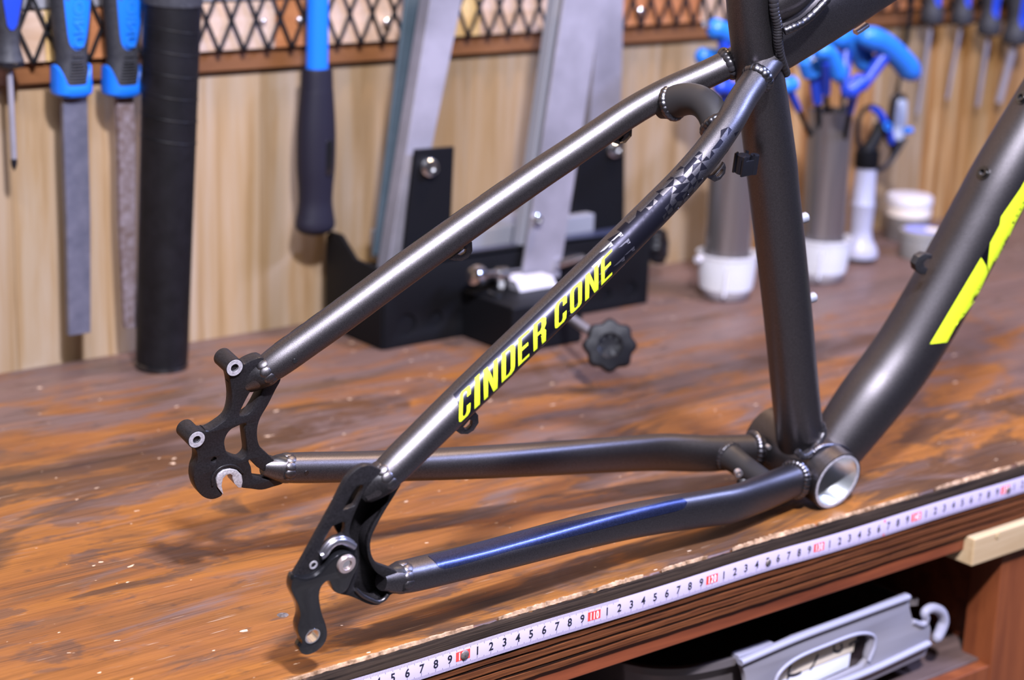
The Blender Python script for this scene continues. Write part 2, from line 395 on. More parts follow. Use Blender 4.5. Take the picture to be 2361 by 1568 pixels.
# carcass below: leg board on the right, inner side, shelf
build('leg_board', span(51.0, 58.5, .2, 3.0, -78, zb), LEGW, bench, smooth=False, bevel=.1)
build('side_panel', span(53, 56, 3.0, 58, -78, zb), REDW, bench, smooth=False, bevel=.05)
build('shelf_board', span(-60, 53, 1.4, 58, -17.6, -16.0), DARKW, bench, smooth=False, bevel=.1)
build('shelf_edge_strip', span(-60, 51, .3, 1.4, -17.9, -16.2), LEGW, bench, smooth=False, bevel=.05)
build('support_rail', span(46, 53, 22, 25, -13, -10.5), DARKW, bench, smooth=False)
build('left_leg_board', span(-60, -52, .2, 3.0, -78, zb), LEGW, bench, smooth=False, bevel=.1)
build('right_leg_board', span(166, 174, .2, 3.0, -78, zb), LEGW, bench, smooth=False, bevel=.1)
build('back_panel', span(-60, 53, 57.5, 58.5, -78, zb), DARKW, bench, smooth=False)
cl = thing('wooden_block', 'pale pine block fixed under the bench edge at right', 'wood block', (60, 2, -6.7))
build('block_body', span(46.3, 82, -.55, 3.4, -6.75, zb+1.15), PALEW, cl, smooth=False, bevel=.12)
for xx, zz in ((49.0, -4.9), (54.2, -5.0), (63, -5.0)):
    build('screw_hole', cyl((xx, -.56, zz), (xx, -.62, zz), .22, 16), mat('hole_wood', (.40, .28, .14), .7), cl)

# ------------------------------------------------------------------ measuring tape nailed to the edge
tp = thing('measuring_tape', 'white steel measuring tape nailed along the plywood bench edge', 'measuring tape', (20, -.1, -2.3))
def tz(X): return -1.65+.035*math.sin(X*.33)+.03*math.sin(X*.11+1)+.05*math.exp(-((X-25)/4)**2)-.02
def ty(X): return -.065-.02*abs(math.sin(X*.17))
V, F = [], []; nn = 300; cross = [(-.66, .015), (-.33, -.02), (0, -.03), (.33, -.02), (.66, .015)]
for q in range(nn+1):
    X = -14+(150)*q/nn
    for s, y in cross: V.append((X, ty(X)+y, tz(X)+s))
for q in range(nn):
    for j in range(4): F.append((q*5+j, (q+1)*5+j, (q+1)*5+j+1, q*5+j+1))
strip = build('tape_blade', (V, F), TAPE, tp)
def on_tape(X, s, lift=.012): 
    y = -.03+.045*(s/.66)**2
    return (X, ty(X)+y-lift, tz(X)+s)
digits = {c: text2(c, .035) for c in '0123456789'}
def put(txt, X, s0, h, sx, lift):
    Vs, Fs = [], []; w_ = .56*h*sx/.7*1.15; x0 = X-w_*(len(txt)-1)/2
    for i, c in enumerate(txt):
        v, f = digits[c]; n0 = len(Vs)
        Vs += [on_tape(x0+i*w_+a*h*sx, s0+b*h, lift) for a, b in v]; Fs += [tuple(j+n0 for j in q) for q in f]
    return Vs, Fs
nums, redb, whts, ticks, reds = [], [], [], [], []
for k in range(-12, 64):
    v = 100+k
    if v % 10: nums.append(put(str(v % 10), k, -.19, .50, .95, .012))
    else:
        a = [on_tape(k+x_, s_, .012) for x_, s_ in ((-.56, -.24), (-.56, .34), (-.30, .34), (0, .34), (.30, .34), (.46, .34), (.46, -.24), (.30, -.24), (0, -.24), (-.30, -.24))]
        redb.append((a, [(0, 1, 2, 9), (9, 2, 3, 8), (8, 3, 4, 7), (7, 4, 5, 6)]))
        whts.append(put(str(v), k-.05, -.18, .46, .62, .02))
    for mm in range(10):
        X = k+mm/10; L = .44 if mm == 0 else (.30 if mm == 5 else .22); L2 = 0 if k > 15 else (.26 if mm in (0, 5) else .17)
        wd = .014
        ticks.append(([on_tape(X-wd, -.655), on_tape(X+wd, -.655), on_tape(X+wd, -.655+L), on_tape(X-wd, -.655+L)], [(0, 1, 2, 3)]))
        if k < 12: ticks.append(([on_tape(X-wd, .655), on_tape(X+wd, .655), on_tape(X+wd, .655-L2), on_tape(X-wd, .655-L2)], [(0, 1, 2, 3)]))
for s_ in (.5, -.52):
    nums_ = [on_tape(36.6-.12, s_-.1), on_tape(36.6+.12, s_-.1), on_tape(36.6, s_+.12)]; reds.append((nums_, [(0, 1, 2)]))
build('printed_numbers', join(*nums), INK, tp, smooth=False); [build('red_decade_box', g_, RED, tp, smooth=False) for g_ in redb]
build('decade_numbers', join(*whts), WHT, tp, smooth=False); build('graduation_marks', join(*ticks), TICK, tp, smooth=False)
build('red_arrow_marks', join(*reds), RED, tp, smooth=False)
for X, r, lb in ((.05, .30, 'dull nail head through the red 100 of the tape'), (25.05, .24, 'rusty brown nail head over the 5 of the tape'), (50.3, .24, 'nail head in the tape near its right end')):
    c = Vector(on_tape(X, .05 if X < 1 else -.02, 0)); o = build('nail', lathe([(.001, .13), (r*.55, .125), (r*.9, .09), (r, .05), (r*.9, 0), (.1, -.05)], c, (0, -1, 0), 20), NAIL); tag(o, lb, 'nail')
for (px, py, r, lb) in ((652, 1418, .34, 'round grey nail head sunk in bench top left of hanger'), (1160, 1385, .01, '')):
    if lb:
        c = at_z(px, py); o = build('nail', lathe([(.001, .03), (r*.7, .03), (r, .0), (r*1.05, -.05)], c, (0, 0, 1), 20), NAIL); tag(o, lb, 'nail')
# ------------------------------------------------------------------ bicycle frame
_y, _p, _l = -.060456, .077538, .19226
BU = Vector((math.cos(_y)*math.cos(_p), math.sin(_y)*math.cos(_p), math.sin(_p)))
w1 = Vector((math.sin(_y), -math.cos(_y), 0)); v1 = w1.cross(BU)
BW = w1*math.cos(_l)-v1*math.sin(_l); BV = v1*math.cos(_l)+w1*math.sin(_l)
BO = Vector((32.844, 4.628, 2.76))
def B(u, w_, v): return BO+BU*u+BW*w_+BV*v                      # u forward, w to the rider's right, v up
def bpt(px, py, w_): d = ray(px, py); s_ = ((BO-CAM).dot(BW)+w_)/d.dot(BW); return CAM+d*s_
def buv(px, py, w_): P = bpt(px, py, w_)-BO; return P.dot(BU), P.dot(BV)
bike = thing('bicycle_frame', 'graphite grey aluminium bicycle frame with yellow lettering standing on the bench', 'bicycle frame', BO, rot=Matrix((BU, -BW, BV)).transposed())
def bb(name, geo, m, parent=None, **k): return build(name, geo, m, parent or bike, **k)

# seat tube
stc = []
for px, py, wd in ((1722, -190, 104), (1726, 0, 104), (1752, 180, 114), (1776, 360, 119), (1786, 450, 117), (1813, 690, 113), (1839, 958, 110), (1850, 1040, 112)):
    P = bpt(px, py, 0); stc.append((*P, wd/2/FPX*(P-CAM).dot(fw)))
seat_tube = bb('seat_tube', sweep(stc, BW, 60, 48), PAINT)
# stays: symmetric centre lines measured in the frame's own coordinates
SSP = [(-40.0, 6.68, 12.25), (-39.2, 6.60, 12.72), (-38, 6.46, 13.44), (-36, 6.21, 14.63), (-34, 5.97, 15.83), (-32, 5.76, 17.05), (-30, 5.56, 18.25), (-26, 5.11, 20.62), (-22, 4.58, 22.98), (-20, 4.27, 24.13), (-18, 3.96, 25.31), (-16, 3.53, 26.58), (-14, 2.81, 27.81), (-12, 1.80, 28.97), (-9.2, .70, 30.5)]
CSP = [(-38.6, 6.72, 6.40), (-37.4, 6.52, 6.12), (-36, 6.35, 5.83), (-32, 5.81, 5.08), (-28, 5.26, 4.39), (-24, 4.74, 3.74), (-20, 4.30, 3.08), (-16, 4.01, 2.35), (-12, 3.82, 1.57), (-9.5, 3.62, 1.08), (-6, 2.79, .47), (-2.2, 2.05, .08)]
CSR = [(.45, .50), (.80, .82), (.91, .90), (.92, .91), (.94, .97), (.94, 1.04), (.91, 1.12), (.82, 1.20), (.80, 1.28), (.85, 1.33), (.95, 1.28), (1.0, 1.13)]
SSR = [.35, .72, .93, .96, .98, .98, .98, .96, .94, .92, .90, .88, .86, .85, .85]
stays = {}
for sd in (1, -1):
    g = sweep([(*B(u, sd*w_, v), r) for (u, w_, v), r in zip(SSP, SSR)], BW, 90, 40); stays['ss', sd] = (bb('seatstay', g, PAINT), g)
    g = sweep([(*B(u, sd*w_, v), ra, rb) for (u, w_, v), (ra, rb) in zip(CSP, CSR)], BW, 80, 40, ex=2.35); stays['cs', sd] = (bb('chainstay', g, PAINT), g)
    # weld beads: stay to dropout, stay to seat tube / shell
    def lobes(c, d, r, n0, m_):            # overlapping weld puddles round the tube end
        a = (BW-d*d.dot(BW)).normalized(); b = d.cross(a); gs = []
        for q in range(n0):
            th = 2*PI*q/n0; p = c+(a*math.cos(th)+b*math.sin(th))*r+d*(.10*(q % 2))
            o_ = (a*math.cos(th)+b*math.sin(th)); tg_ = d.cross(o_)
            V, F = [], []; N1, N2 = 10, 6
            for i2 in range(N2+1):
                ph = PI*i2/N2-PI/2
                for j2 in range(N1):
                    t2 = 2*PI*j2/N1; V.append(p+o_*(.13*math.sin(ph))+tg_*(.33*math.cos(ph)*math.cos(t2))+d*(.40*math.cos(ph)*math.sin(t2)))
            for i2 in range(N2):
                for j2 in range(N1): k2 = (j2+1) % N1; F.append((i2*N1+j2, i2*N1+k2, (i2+1)*N1+k2, (i2+1)*N1+j2))
            gs.append((V, F))
        return bb('weld_bead', join(*gs), m_)
    d = (B(-38, sd*6.46, 13.44)-B(-39.2, sd*6.60, 12.72)).normalized()
    lobes(B(-38.75, sd*6.55, 13.0), d, .80, 11, PAINT)
    bb('dropout_socket', sweep([(*B(-38.6, sd*6.53, 13.08), .80), (*B(-39.0, sd*6.58, 12.84), .86, .84), (*B(-39.45, sd*6.64, 12.57), .60, .80), (*B(-39.9, sd*6.68, 12.3), .36, .6), (*B(-40.1, sd*6.7, 12.15), .2, .3)], BW, 20, 28), SATIN)
    d = (B(-36, sd*6.35, 5.83)-B(-37.4, sd*6.52, 6.12)).normalized()
    lobes(B(-37.15, sd*6.48, 6.07), d, .80, 11, PAINT)
    bb('dropout_socket', sweep([(*B(-37.0, sd*6.47, 6.04), .80), (*B(-37.4, sd*6.52, 6.12), .84, .86), (*B(-37.9, sd*6.58, 6.23), .60, .80), (*B(-38.3, sd*6.63, 6.32), .36, .6), (*B(-38.5, sd*6.65, 6.36), .2, .3)], BW, 20, 28), SATIN)
    d = (B(-9.2, sd*.70, 30.5)-B(-12, sd*1.80, 28.97)).normalized()
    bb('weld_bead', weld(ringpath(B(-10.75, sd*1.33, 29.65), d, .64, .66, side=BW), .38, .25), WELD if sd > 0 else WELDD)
    d = (B(-2.2, sd*2.05, .08)-B(-6, sd*2.79, .47)).normalized()
    bb('weld_bead', weld(ringpath(B(-2.65, sd*2.14, .14), d, .95, 1.12, side=BW), .34, .25), WELD)
    # vent hole near the dropout
    hs = B(-35.2, 0, 5.68)+BW*(sd*6.26)-BW*(0)
for (px, py, key) in ((707, 1090, ('cs', -1)), (680, 832, ('ss', -1))):
    V_, F_ = stays[key][1]; bv = BVHTree.FromPolygons([tuple(v) for v in V_], F_)
    h, nrm, _, _ = bv.ray_cast(CAM, ray(px, py))
    if h: bb('vent_hole', cyl(h+BW*.03, h-BW*.06, .145, 20), GLOSS)

# seat stay bridge (curved tube) and chain stay bridge
def bp4(px, py, w_, r): P = bpt(px, py, w_); return (*P, r)
bp = [B(-14.4, -2.9, 26.9), B(-14.1, -2.2, 27.35), B(-13.85, -1.1, 27.95), B(-13.75, 0, 28.15), B(-13.85, 1.1, 27.95), B(-14.1, 2.2, 27.35), B(-14.4, 2.9, 26.9)]
bb('seatstay_bridge', sweep([(*p, r) for p, r in zip(bp, (.74, .98, .95, .92, .92, .94, .72))], BU, 30, 32), MATTE)
for q0, q1 in ((bp[1], bp[2]), (bp[5], bp[4])):
    dd = (q1-q0).normalized(); bb('weld_bead', weld(ringpath(q0+dd*.12, dd, .86, .86, side=BU), .28, .25), WELD)
ca, cb = B(-5.2, -2.6, .55), B(-5.2, 2.6, .55)
bb('chainstay_bridge', sweep([(*(ca+(cb-ca)*f), r) for f, r in ((0, .85), (.12, .98), (.3, .86), (.6, .78), (1, .78))], BU, 24, 28), MATTE)
bb('weld_bead', weld(ringpath(ca+(cb-ca)*.15, cb-ca, .88, .88), .22, .25), WELDD)
bb('bridge_lug', sweep([(*B(-5.9, .6, .1), .45), (*B(-6.2, .9, -.3), .42), (*B(-6.3, 1.0, -.6), .3)], BW, 8, 20), MATTE)
P = bpt(1702, 1089, .9); bb('bridge_bolt', join(ring(P+BW*.25+BU*-.1, P-BW*.1, .26, .12, 20)), SILV)
P = bpt(1768, 1028, -.6); bb('bridge_bolt', cyl(P, P+BW*.3, .16, 16), SILV)

# bottom bracket shell
bb('bottom_bracket_shell', ring(B(0, -3.65, 0), B(0, 3.58, 0), 2.12, 1.83, 56), PAINT)
bb('machined_face', ring(B(0, 3.50, 0), B(0, 3.62, 0), 1.99, 1.80, 56), SILVD); bb('machined_face', ring(B(0, -3.68, 0), B(0, -3.50, 0), 2.0, 1.80, 56), SILVD)
thr = [(1.74, -3.6)]
k = -3.5
prof = []
while k < 3.6: prof += [(1.82, k), (1.78, k+.05)]; k += .1
bb('inner_thread', lathe(prof, B(0, 0, 0), BW, 48, cap=False), mat('threaded_aluminium', (.70, .72, .74), .28, .9))

# down tube
dtc = []
for px, py, wd in ((1915, 1045, 128), (1955, 990, 140), (2003, 925, 150), (2050, 865, 153), (2098, 796, 153), (2155, 700, 153), (2212, 597, 152), (2266, 496, 152), (2321, 394, 151), (2425, 219, 148), (2560, -10, 146)):
    P = bpt(px, py, 0); dtc.append((*P, wd/2/FPX*(P-CAM).dot(fw)))
dgeo = sweep(dtc, BW, 90, 56); bb('down_tube', dgeo, PAINT)
dv = BVHTree.FromPolygons([tuple(v) for v in dgeo[0]], dgeo[1])
bb('weld_bead', weld([bpt(px, py, w_) for px, py, w_ in ((1868, 1052, 2.0), (1888, 1034, 2.15), (1912, 1029, 2.1), (1940, 1034, 1.9), (1962, 1052, 1.3), (1972, 1075, .3))], .28, .34), WELD)
bb('weld_bead', weld([bpt(px, py, w_) for px, py, w_ in ((1838, 1040, 1.9), (1850, 1052, 2.1), (1864, 1048, 2.1), (1880, 1030, 1.8), (1898, 1000, 1.5), (1893, 975, 1.2))], .25, .34), WELDD)

# top tube, brace above it and the welds
def bplane(pts, w_=0): return [bpt(a, b, w_) for a, b in pts]
ttc = []
for px, py, wd in ((1752, 112, 150), (1800, 80, 158), (1900, 8, 162), (2010, -66, 164), (2200, -190, 165)):
    P = bpt(px, py, 0); q = wd/2/FPX*(P-CAM).dot(fw); ttc.append((*P, 1.25 if px < 1790 else (1.5 if px < 1850 else q*.92), q))
bb('top_tube', sweep(ttc, BW, 40, 48, ex=2.8), PAINT)
brc = []
for px, py, wd in ((1738, 45, 50), (1800, -12, 116), (1860, -70, 118), (1990, -170, 110)):
    P = bpt(px, py, .35); brc.append((*P, wd/2/FPX*(P-CAM).dot(fw)))
bb('top_tube_brace', sweep(brc, BW, 30, 40), PAINT)
bb('weld_bead', weld([bpt(px, py, w_) for px, py, w_ in ((1782, -40, 1.3), (1785, 20, 1.5), (1793, 60, 1.6), (1794, 95, 1.6), (1799, 130, 1.4), (1812, 170, .9))], .30, .25), WELDD)
bb('weld_bead', weld([bpt(px, py, w_) for px, py, w_ in ((1808, 72, 2.1), (1826, 64, 2.25), (1850, 52, 2.3), (1875, 32, 2.3), (1900, 6, 2.3), (1915, -14, 2.2))], .26, .36), WELD)
P = bpt(1984, 68, 0); bb('cable_guide', sweep([(*bpt(1972, 75, .3), .22, .14), (*bpt(1985, 67, .3), .22, .14), (*bpt(1999, 57, .3), .22, .14)], BW, 6, 16, ex=4), SILV)

# bosses
def boss(px, py, w_, ax, r=.42, h=.5, hole=.2):
    P = bpt(px, py, w_); ax = Vector(ax).normalized()
    bb('bottle_boss', join(ring(P-ax*h*.6, P+ax*h*.4, r*.8, hole, 24), ring(P+ax*h*.2, P+ax*h*.45, r, hole, 24)), MATTE)
    bb('boss_thread', cyl(P-ax*.3, P+ax*.1, hole*1.05, 16), BLK)
dn = (dv.ray_cast(CAM, ray(2330, 300))[1] or BW)
for px, py in ((2262, 395), (2352, 222)):
    c = bpt(px+10, py+8, 0); axb = (bpt(2149, 558, 0)-bpt(2276, 636, 0)).normalized()
    nm = (axb*.85+BW*.45).normalized(); P = c+nm*.05
    h = dv.ray_cast(CAM, ray(px+6, py+4)); P = h[0] if h[0] else P; nn_ = h[1] if h[0] else nm
    bb('bottle_boss', join(ring(P-nn_*.3, P+nn_*.12, .48, .22, 28), ring(P, P+nn_*.28, .34, .2, 28)), GLOSS)
for px, py in ((1855, 505), (1874, 689)):
    P = bpt(px-8, py, .3); ax = (BU*.95+BV*.1).normalized()
    bb('bottle_boss', lathe([(.30, -.4), (.34, .2), (.34, .42), (.24, .5), (.14, .5), (.12, .3)], P, ax, 24), GREYP)
# cable guides: little open hexagonal loops under the tubes
def guide(pts, w_, wdt=.35, hole=None, m_=PAINT):
    """pts: outline seen in the photograph, mapped to the plane at lateral offset w_"""
    O = B(0, w_, 0); out = [buv(a, b, w_) for a, b in pts]; hs_ = [[buv(a, b, w_) for a, b in hole]] if hole else []
    bb('cable_guide', plate(out, hs_, O, BU, BV, BW, wdt, .03), m_)
guide([(1034, 596), (1050, 584), (1066, 572), (1078, 556), (1086, 556), (1087, 577), (1078, 592), (1063, 600), (1046, 599)], -5.2, .26, [(1053, 584), (1067, 570), (1074, 572), (1072, 581), (1063, 587), (1056, 586)])
guide([(1405, 325), (1425, 318), (1446, 300), (1455, 292), (1454, 312), (1440, 328), (1425, 332)], -3.9, .26, [(1424, 322), (1440, 306), (1447, 304), (1445, 313), (1436, 321), (1428, 324)])
guide([(1046, 990), (1062, 978), (1080, 962), (1094, 948), (1100, 955), (1101, 973), (1090, 990), (1076, 999), (1060, 999)], 5.9, .26, [(1066, 982), (1080, 966), (1087, 968), (1085, 979), (1077, 987), (1069, 987)])
guide([(1628, 408), (1645, 402), (1660, 386), (1668, 374), (1671, 384), (1669, 398), (1658, 412), (1645, 418)], 3.7, .26, [(1648, 402), (1661, 388), (1665, 390), (1663, 398), (1656, 406), (1650, 407)])
guide([(2104, 606), (2112, 590), (2126, 582), (2144, 585), (2142, 594), (2132, 594), (2124, 602), (2126, 612), (2134, 616), (2128, 630), (2118, 630), (2106, 620)], .4, .5, None, MATTE)
c = bpt(1714, 377, .9)
for dw in (0, .75): bb('cable_guide', plate([( -.5, -.62), (-.5, .62), (-.28, .7), (-.28, .35), (.35, .35), (.35, .7), (.55, .62), (.55, -.62)], [], c+BW*(dw-.3), BU, BV, BW, .16, .03), BLKP)
bb('cable_clip', join(cyl(c+BV*-.6-BU*.05, c+BV*.55-BU*.05, .40, 24), cyl(c+BV*-.62+BU*.55+BW*.3, c+BV*.6+BU*.55+BW*.3, .28, 20)), BLKP)

# ---- far (brake side) dropout
def z1(p): return (400+p[0]*.2551, 790+p[1]*.2551)
WF = -6.35
def far2(pts): return [buv(*z1(p), WF) for p in pts]
out = [(640, 195), (700, 165), (800, 135), (880, 190), (960, 275), (972, 340), (925, 430), (860, 560), (790, 680), (762, 780), (765, 880), (790, 950), (850, 1005), (915, 1065), (1000, 1085), (1010, 1180), (1000, 1270), (900, 1308), (800, 1335), (700, 1325), (610, 1310), (618, 1250), (610, 1190), (570, 1150), (510, 1138), (450, 1150), (405, 1185), (385, 1235), (392, 1300), (445, 1372), (400, 1408), (335, 1420), (265, 1392), (212, 1325), (186, 1240), (192, 1150), (215, 1080), (216, 1010), (190, 960), (150, 930), (132, 880), (150, 820), (205, 795), (260, 800), (330, 795), (420, 740), (490, 680), (520, 600), (530, 500), (520, 400), (505, 310), (480, 260), (485, 190), (540, 155), (600, 165)]
h1 = [(745, 402), (790, 390), (812, 410), (800, 450), (705, 625), (615, 665), (600, 645), (622, 590), (690, 460)]
h2 = [(640, 735), (660, 748), (650, 800), (665, 930), (670, 1000), (640, 1045), (600, 1058), (510, 1020), (478, 980), (464, 900), (482, 840), (515, 795), (550, 772)]
h3 = [(683, 1072), (705, 1070), (760, 1130), (868, 1198), (865, 1232), (840, 1240), (735, 1225), (712, 1190), (705, 1130)]
h4 = circle2(buv(*z1((367, 1062)), WF), .17, 20)
far = bb('brake_side_dropout', plate(smooth2(far2(out), 3), [smooth2(far2(h1), 3), smooth2(far2(h2), 3), smooth2(far2(h3), 3), h4], B(0, WF-.40, 0), BU, BV, BW, .8, .09), SATIN)
for (cx, cy) in ((553, 228), (210, 877)):
    c = bpt(*z1((cx, cy)), WF+.12)
    bb('caliper_boss', ring(c-BW*1.5, c-BW*.02, .55, .24, 36), SATIN); bb('boss_face', ring(c-BW*.1, c+BW*.02, .50, .25, 36), SILVD)
    bb('boss_thread', ring(c-BW*1.48, c-BW*.05, .26, .235, 24), SILV)
# axle slot: raised machined horseshoe
sl = [(445, 1372), (392, 1300), (385, 1235), (405, 1185), (450, 1150), (510, 1138), (570, 1150), (610, 1190), (620, 1250), (608, 1308), (580, 1305), (545, 1270), (528, 1225), (528, 1195), (505, 1182), (472, 1192), (442, 1222), (430, 1285), (442, 1345)]
bb('axle_slot_face', plate(far2(sl), [], B(0, WF-.34, 0), BU, BV, BW, .86, .03), SILVD)
arc = [(352, 1290), (350, 1230), (372, 1180), (415, 1135), (470, 1112), (530, 1108), (590, 1135), (625, 1175)]
bb('slot_rim', sweep([(*bpt(*z1(p), WF+.02), .075) for p in arc], BW, 30, 10), SATIN)
sr = [(440, 800), (330, 800)]
bb('edge_fillet', sweep([(*bpt(*z1(p), WF-.4), .40, .12) for p in ((262, 778), (330, 775), (420, 715), (475, 645), (503, 560), (513, 450), (500, 340))], BW, 30, 16), SATIN)

# ---- near (drive side) dropout
def z2(p): return (600+p[0]/3.136, 1040+p[1]/3.136)
WN = 6.95
def near2(pts, w_=WN): return [buv(*z2(p), w_) for p in pts]
outn = [(720, 120), (800, 105), (880, 140), (960, 170), (1015, 205), (1020, 240), (975, 320), (900, 440), (835, 560), (803, 640), (800, 710), (815, 770), (850, 815), (930, 845), (1000, 880), (1025, 940), (1000, 1010), (940, 1045), (905, 1080), (865, 1112), (825, 1118), (770, 1105), (700, 1072), (640, 1050), (570, 1035), (530, 1010), (508, 955), (500, 925), (450, 900), (300, 1000), (235, 1000), (216, 960), (250, 890), (310, 790), (420, 590), (520, 410), (590, 270), (635, 195)]
hn1 = [(745, 250), (700, 262), (660, 320), (612, 410), (605, 425), (680, 400), (700, 370), (735, 300)]
hn2 = [(612, 520), (560, 530), (520, 555), (480, 620), (440, 705), (470, 680), (540, 630), (604, 605)]
pocket = [(775, 260), (840, 235), (905, 245), (935, 280), (925, 350), (870, 460), (820, 540), (780, 640), (775, 720), (790, 800), (835, 875), (890, 915), (935, 960), (930, 1015), (895, 1065), (845, 1088), (790, 1070), (720, 1030), (680, 985), (700, 920), (712, 850), (710, 760), (690, 680), (650, 610), (655, 540), (690, 440)]
hn3 = [(705, 900), (735, 892), (765, 905), (762, 925), (735, 935), (708, 925)]
bb('drive_side_dropout', plate(smooth2(near2(outn), 3), [smooth2(near2(hn1), 2), smooth2(near2(hn2), 2), smooth2(near2(pocket), 3)], B(0, WN-.18, 0), BU, BV, BW, .36, .07), SATIN)
ib = [p for p in outn]
inner = [(760, 200), (850, 200), (930, 230), (955, 280), (930, 370), (870, 480), (810, 600), (795, 700), (805, 800), (850, 880), (930, 940), (950, 1010), (905, 1075), (845, 1100), (770, 1085), (690, 1045), (650, 980), (670, 900), (690, 830), (670, 740), (630, 660), (600, 600), (612, 520), (610, 425), (690, 395), (740, 250)]
bb('dropout_inner_web', plate(smooth2(near2(inner), 2), [smooth2(near2(hn3), 2)], B(0, WN-1.05, 0), BU, BV, BW, .25, .05), SATIN)
# walls that close the pocket
V, F = [], []; pk = smooth2(near2(pocket), 3); N_ = len(pk)
for a, b in pk: V += [B(a, WN-.1, b), B(a, WN-1.0, b)]
for i in range(N_): j = (i+1) % N_; F.append((2*i, 2*j, 2*j+1, 2*i+1))
bb('pocket_wall', (V, F), SATIN)
bb('slot_rim', join(sweep([(*bpt(*z2(p), WN+.1), .22) for p in ((436, 762), (462, 745), (490, 700), (535, 660), (590, 648), (640, 668), (676, 690))], BW, 30, 16),
    sweep([(*bpt(*z2(p), WN+.02), .14) for p in ((440, 735), (470, 690), (520, 645), (580, 626), (630, 640), (670, 665))], BW, 30, 12)), mat('lilac_sheen_rim', (.42, .40, .46), .28, .95))
bb('rim_edge', sweep([(*bpt(*z2(p), WN+.02), .12) for p in ((690, 1000), (740, 1045), (800, 1075), (850, 1090), (895, 1072), (925, 1035))], BW, 30, 12), PAINT)
c = bpt(*z2((385, 824)), WN+.02); bb('dropout_eyelet', ring(c-BW*.3, c+BW*.02, .24, .15, 24), SILVD)
# replaceable hanger: black plate, bolt, threaded eye
WH = 7.35
hg = [(250, 905), (295, 918), (345, 922), (400, 905), (450, 868), (500, 808), (545, 765), (600, 737), (655, 738), (698, 768), (708, 825), (665, 920), (632, 998), (592, 1030), (560, 1030), (530, 1008), (508, 962), (500, 942), (478, 946), (445, 980), (430, 1030), (432, 1090), (450, 1180), (478, 1260), (486, 1335), (462, 1398), (410, 1448), (345, 1476), (300, 1466), (280, 1430), (300, 1392), (298, 1368), (276, 1330), (270, 1268), (288, 1195), (272, 1115), (240, 1050), (222, 1000), (228, 945)]
eye = buv(*z2((378, 1338)), WH)
hang = bb('derailleur_hanger', plate(smooth2([buv(*z2(p), WH) for p in hg], 3), [circle2(eye, .44, 36)], B(0, WH-.28, 0), BU, BV, BW, .62, .10), GLOSS)
bb('hanger_eye', ring(B(eye[0], WH-.58, eye[1]), B(eye[0], WH+.02, eye[1]), .46, .385, 36), CHROME, hang)
c = bpt(*z2((622, 817)), WH+.1)
bb('hanger_bolt', lathe([(.55, -.1), (.55, .05), (.50, .12), (.30, .14), (.28, .12), (.27, -.08), (.001, -.08)], c, BW, 36), mat('pinkish_steel', (.62, .50, .47), .3, .8), hang)
bb('bolt_socket', lathe([(.27, .02), (.25, -.05), (.001, -.06)], c, BW, 6), CHROME, hang)

# ---- decals on the near seatstay
def smartdecal(name, polys, geo, m_, parent, lift=.012, step=3.0, flat=False):
    bv = BVHTree.FromPolygons([tuple(v) for v in geo[0]], geo[1]); gs = []
    for pl in polys:
        bm = bmesh.new(); vs = [bm.verts.new((a, b, 0)) for a, b in pl]; bm.faces.new(vs)
        bmesh.ops.triangulate(bm, faces=bm.faces[:])
        for _ in range(5):
            long_ = [e for e in bm.edges if e.calc_length() > step]
            if not long_: break
            bmesh.ops.subdivide_edges(bm, edges=long_, cuts=1, use_grid_fill=False); bmesh.ops.triangulate(bm, faces=[f for f in bm.faces if len(f.verts) > 3])
        bm.verts.ensure_lookup_table(); idx = {v: i for i, v in enumerate(bm.verts)}; V = []
        for v in bm.verts:
            d = ray(v.co.x, v.co.y).normalized(); h = bv.ray_cast(CAM, d)
            if h[0] is None:
                c = bpt(v.co.x, v.co.y, 4.5) if geo is not dgeo else bpt(v.co.x, v.co.y, 0); h = bv.find_nearest(c)
            nrm = h[1]; nrm = nrm if nrm.dot(d) < 0 else -nrm
            V.append(h[0]+nrm*lift)
        gs.append((V, [tuple(idx[v] for v in f.verts) for f in bm.faces])); bm.free()
    return bb(name, join(*gs), m_, parent, smooth='full')
ss_obj, ssg = stays['ss', 1]
# tube-surface parametrisation for the big black panel and the triangle pattern
Q = cr_spline([(*B(u, w_, v), r) for (u, w_, v), r in zip(SSP, SSR)], 400)
def on_stay(s, th, lift=.010):
    k = min(max(s, 0), 1)*400; i = min(int(k), 399); f = k-i; q = Q[i]*(1-f)+Q[i+1]*f
    c = Vector(q[:3]); tt = (Vector(Q[min(i+2, 400)][:3])-Vector(Q[max(i-1, 0)][:3])).normalized()
    a = (BW-tt*tt.dot(BW)).normalized(); b = tt.cross(a)
    return c+(a*math.cos(th)+b*math.sin(th))*(q[3]+lift)
def hitst(px, py):
    bv = hitst.bv; h = bv.ray_cast(CAM, ray(px, py))[0]
    best = min(range(401), key=lambda i: (Vector(Q[i][:3])-h).length); tt = (Vector(Q[min(best+1, 400)][:3])-Vector(Q[max(best-1, 0)][:3])).normalized()
    a = (BW-tt*tt.dot(BW)).normalized(); b = tt.cross(a); d = h-Vector(Q[best][:3]); return best/400, math.atan2(d.dot(b), d.dot(a))
hitst.bv = BVHTree.FromPolygons([tuple(v) for v in ssg[0]], ssg[1])
sA, tA = hitst(1046, 912); sA2, tA2 = hitst(1054, 975); sB, tB = hitst(1390, 572); sC, tC = hitst(1665, 300)
sgn = -1 if tA2 < tA else 1                        # direction of th towards the tube's underside
thTop, thBot = (tA+tB)/2, (tA+tB)/2+sgn*2.5
V, F = [], []; ns, nt = 90, 18
sE = hitst(1420, 560)[0]
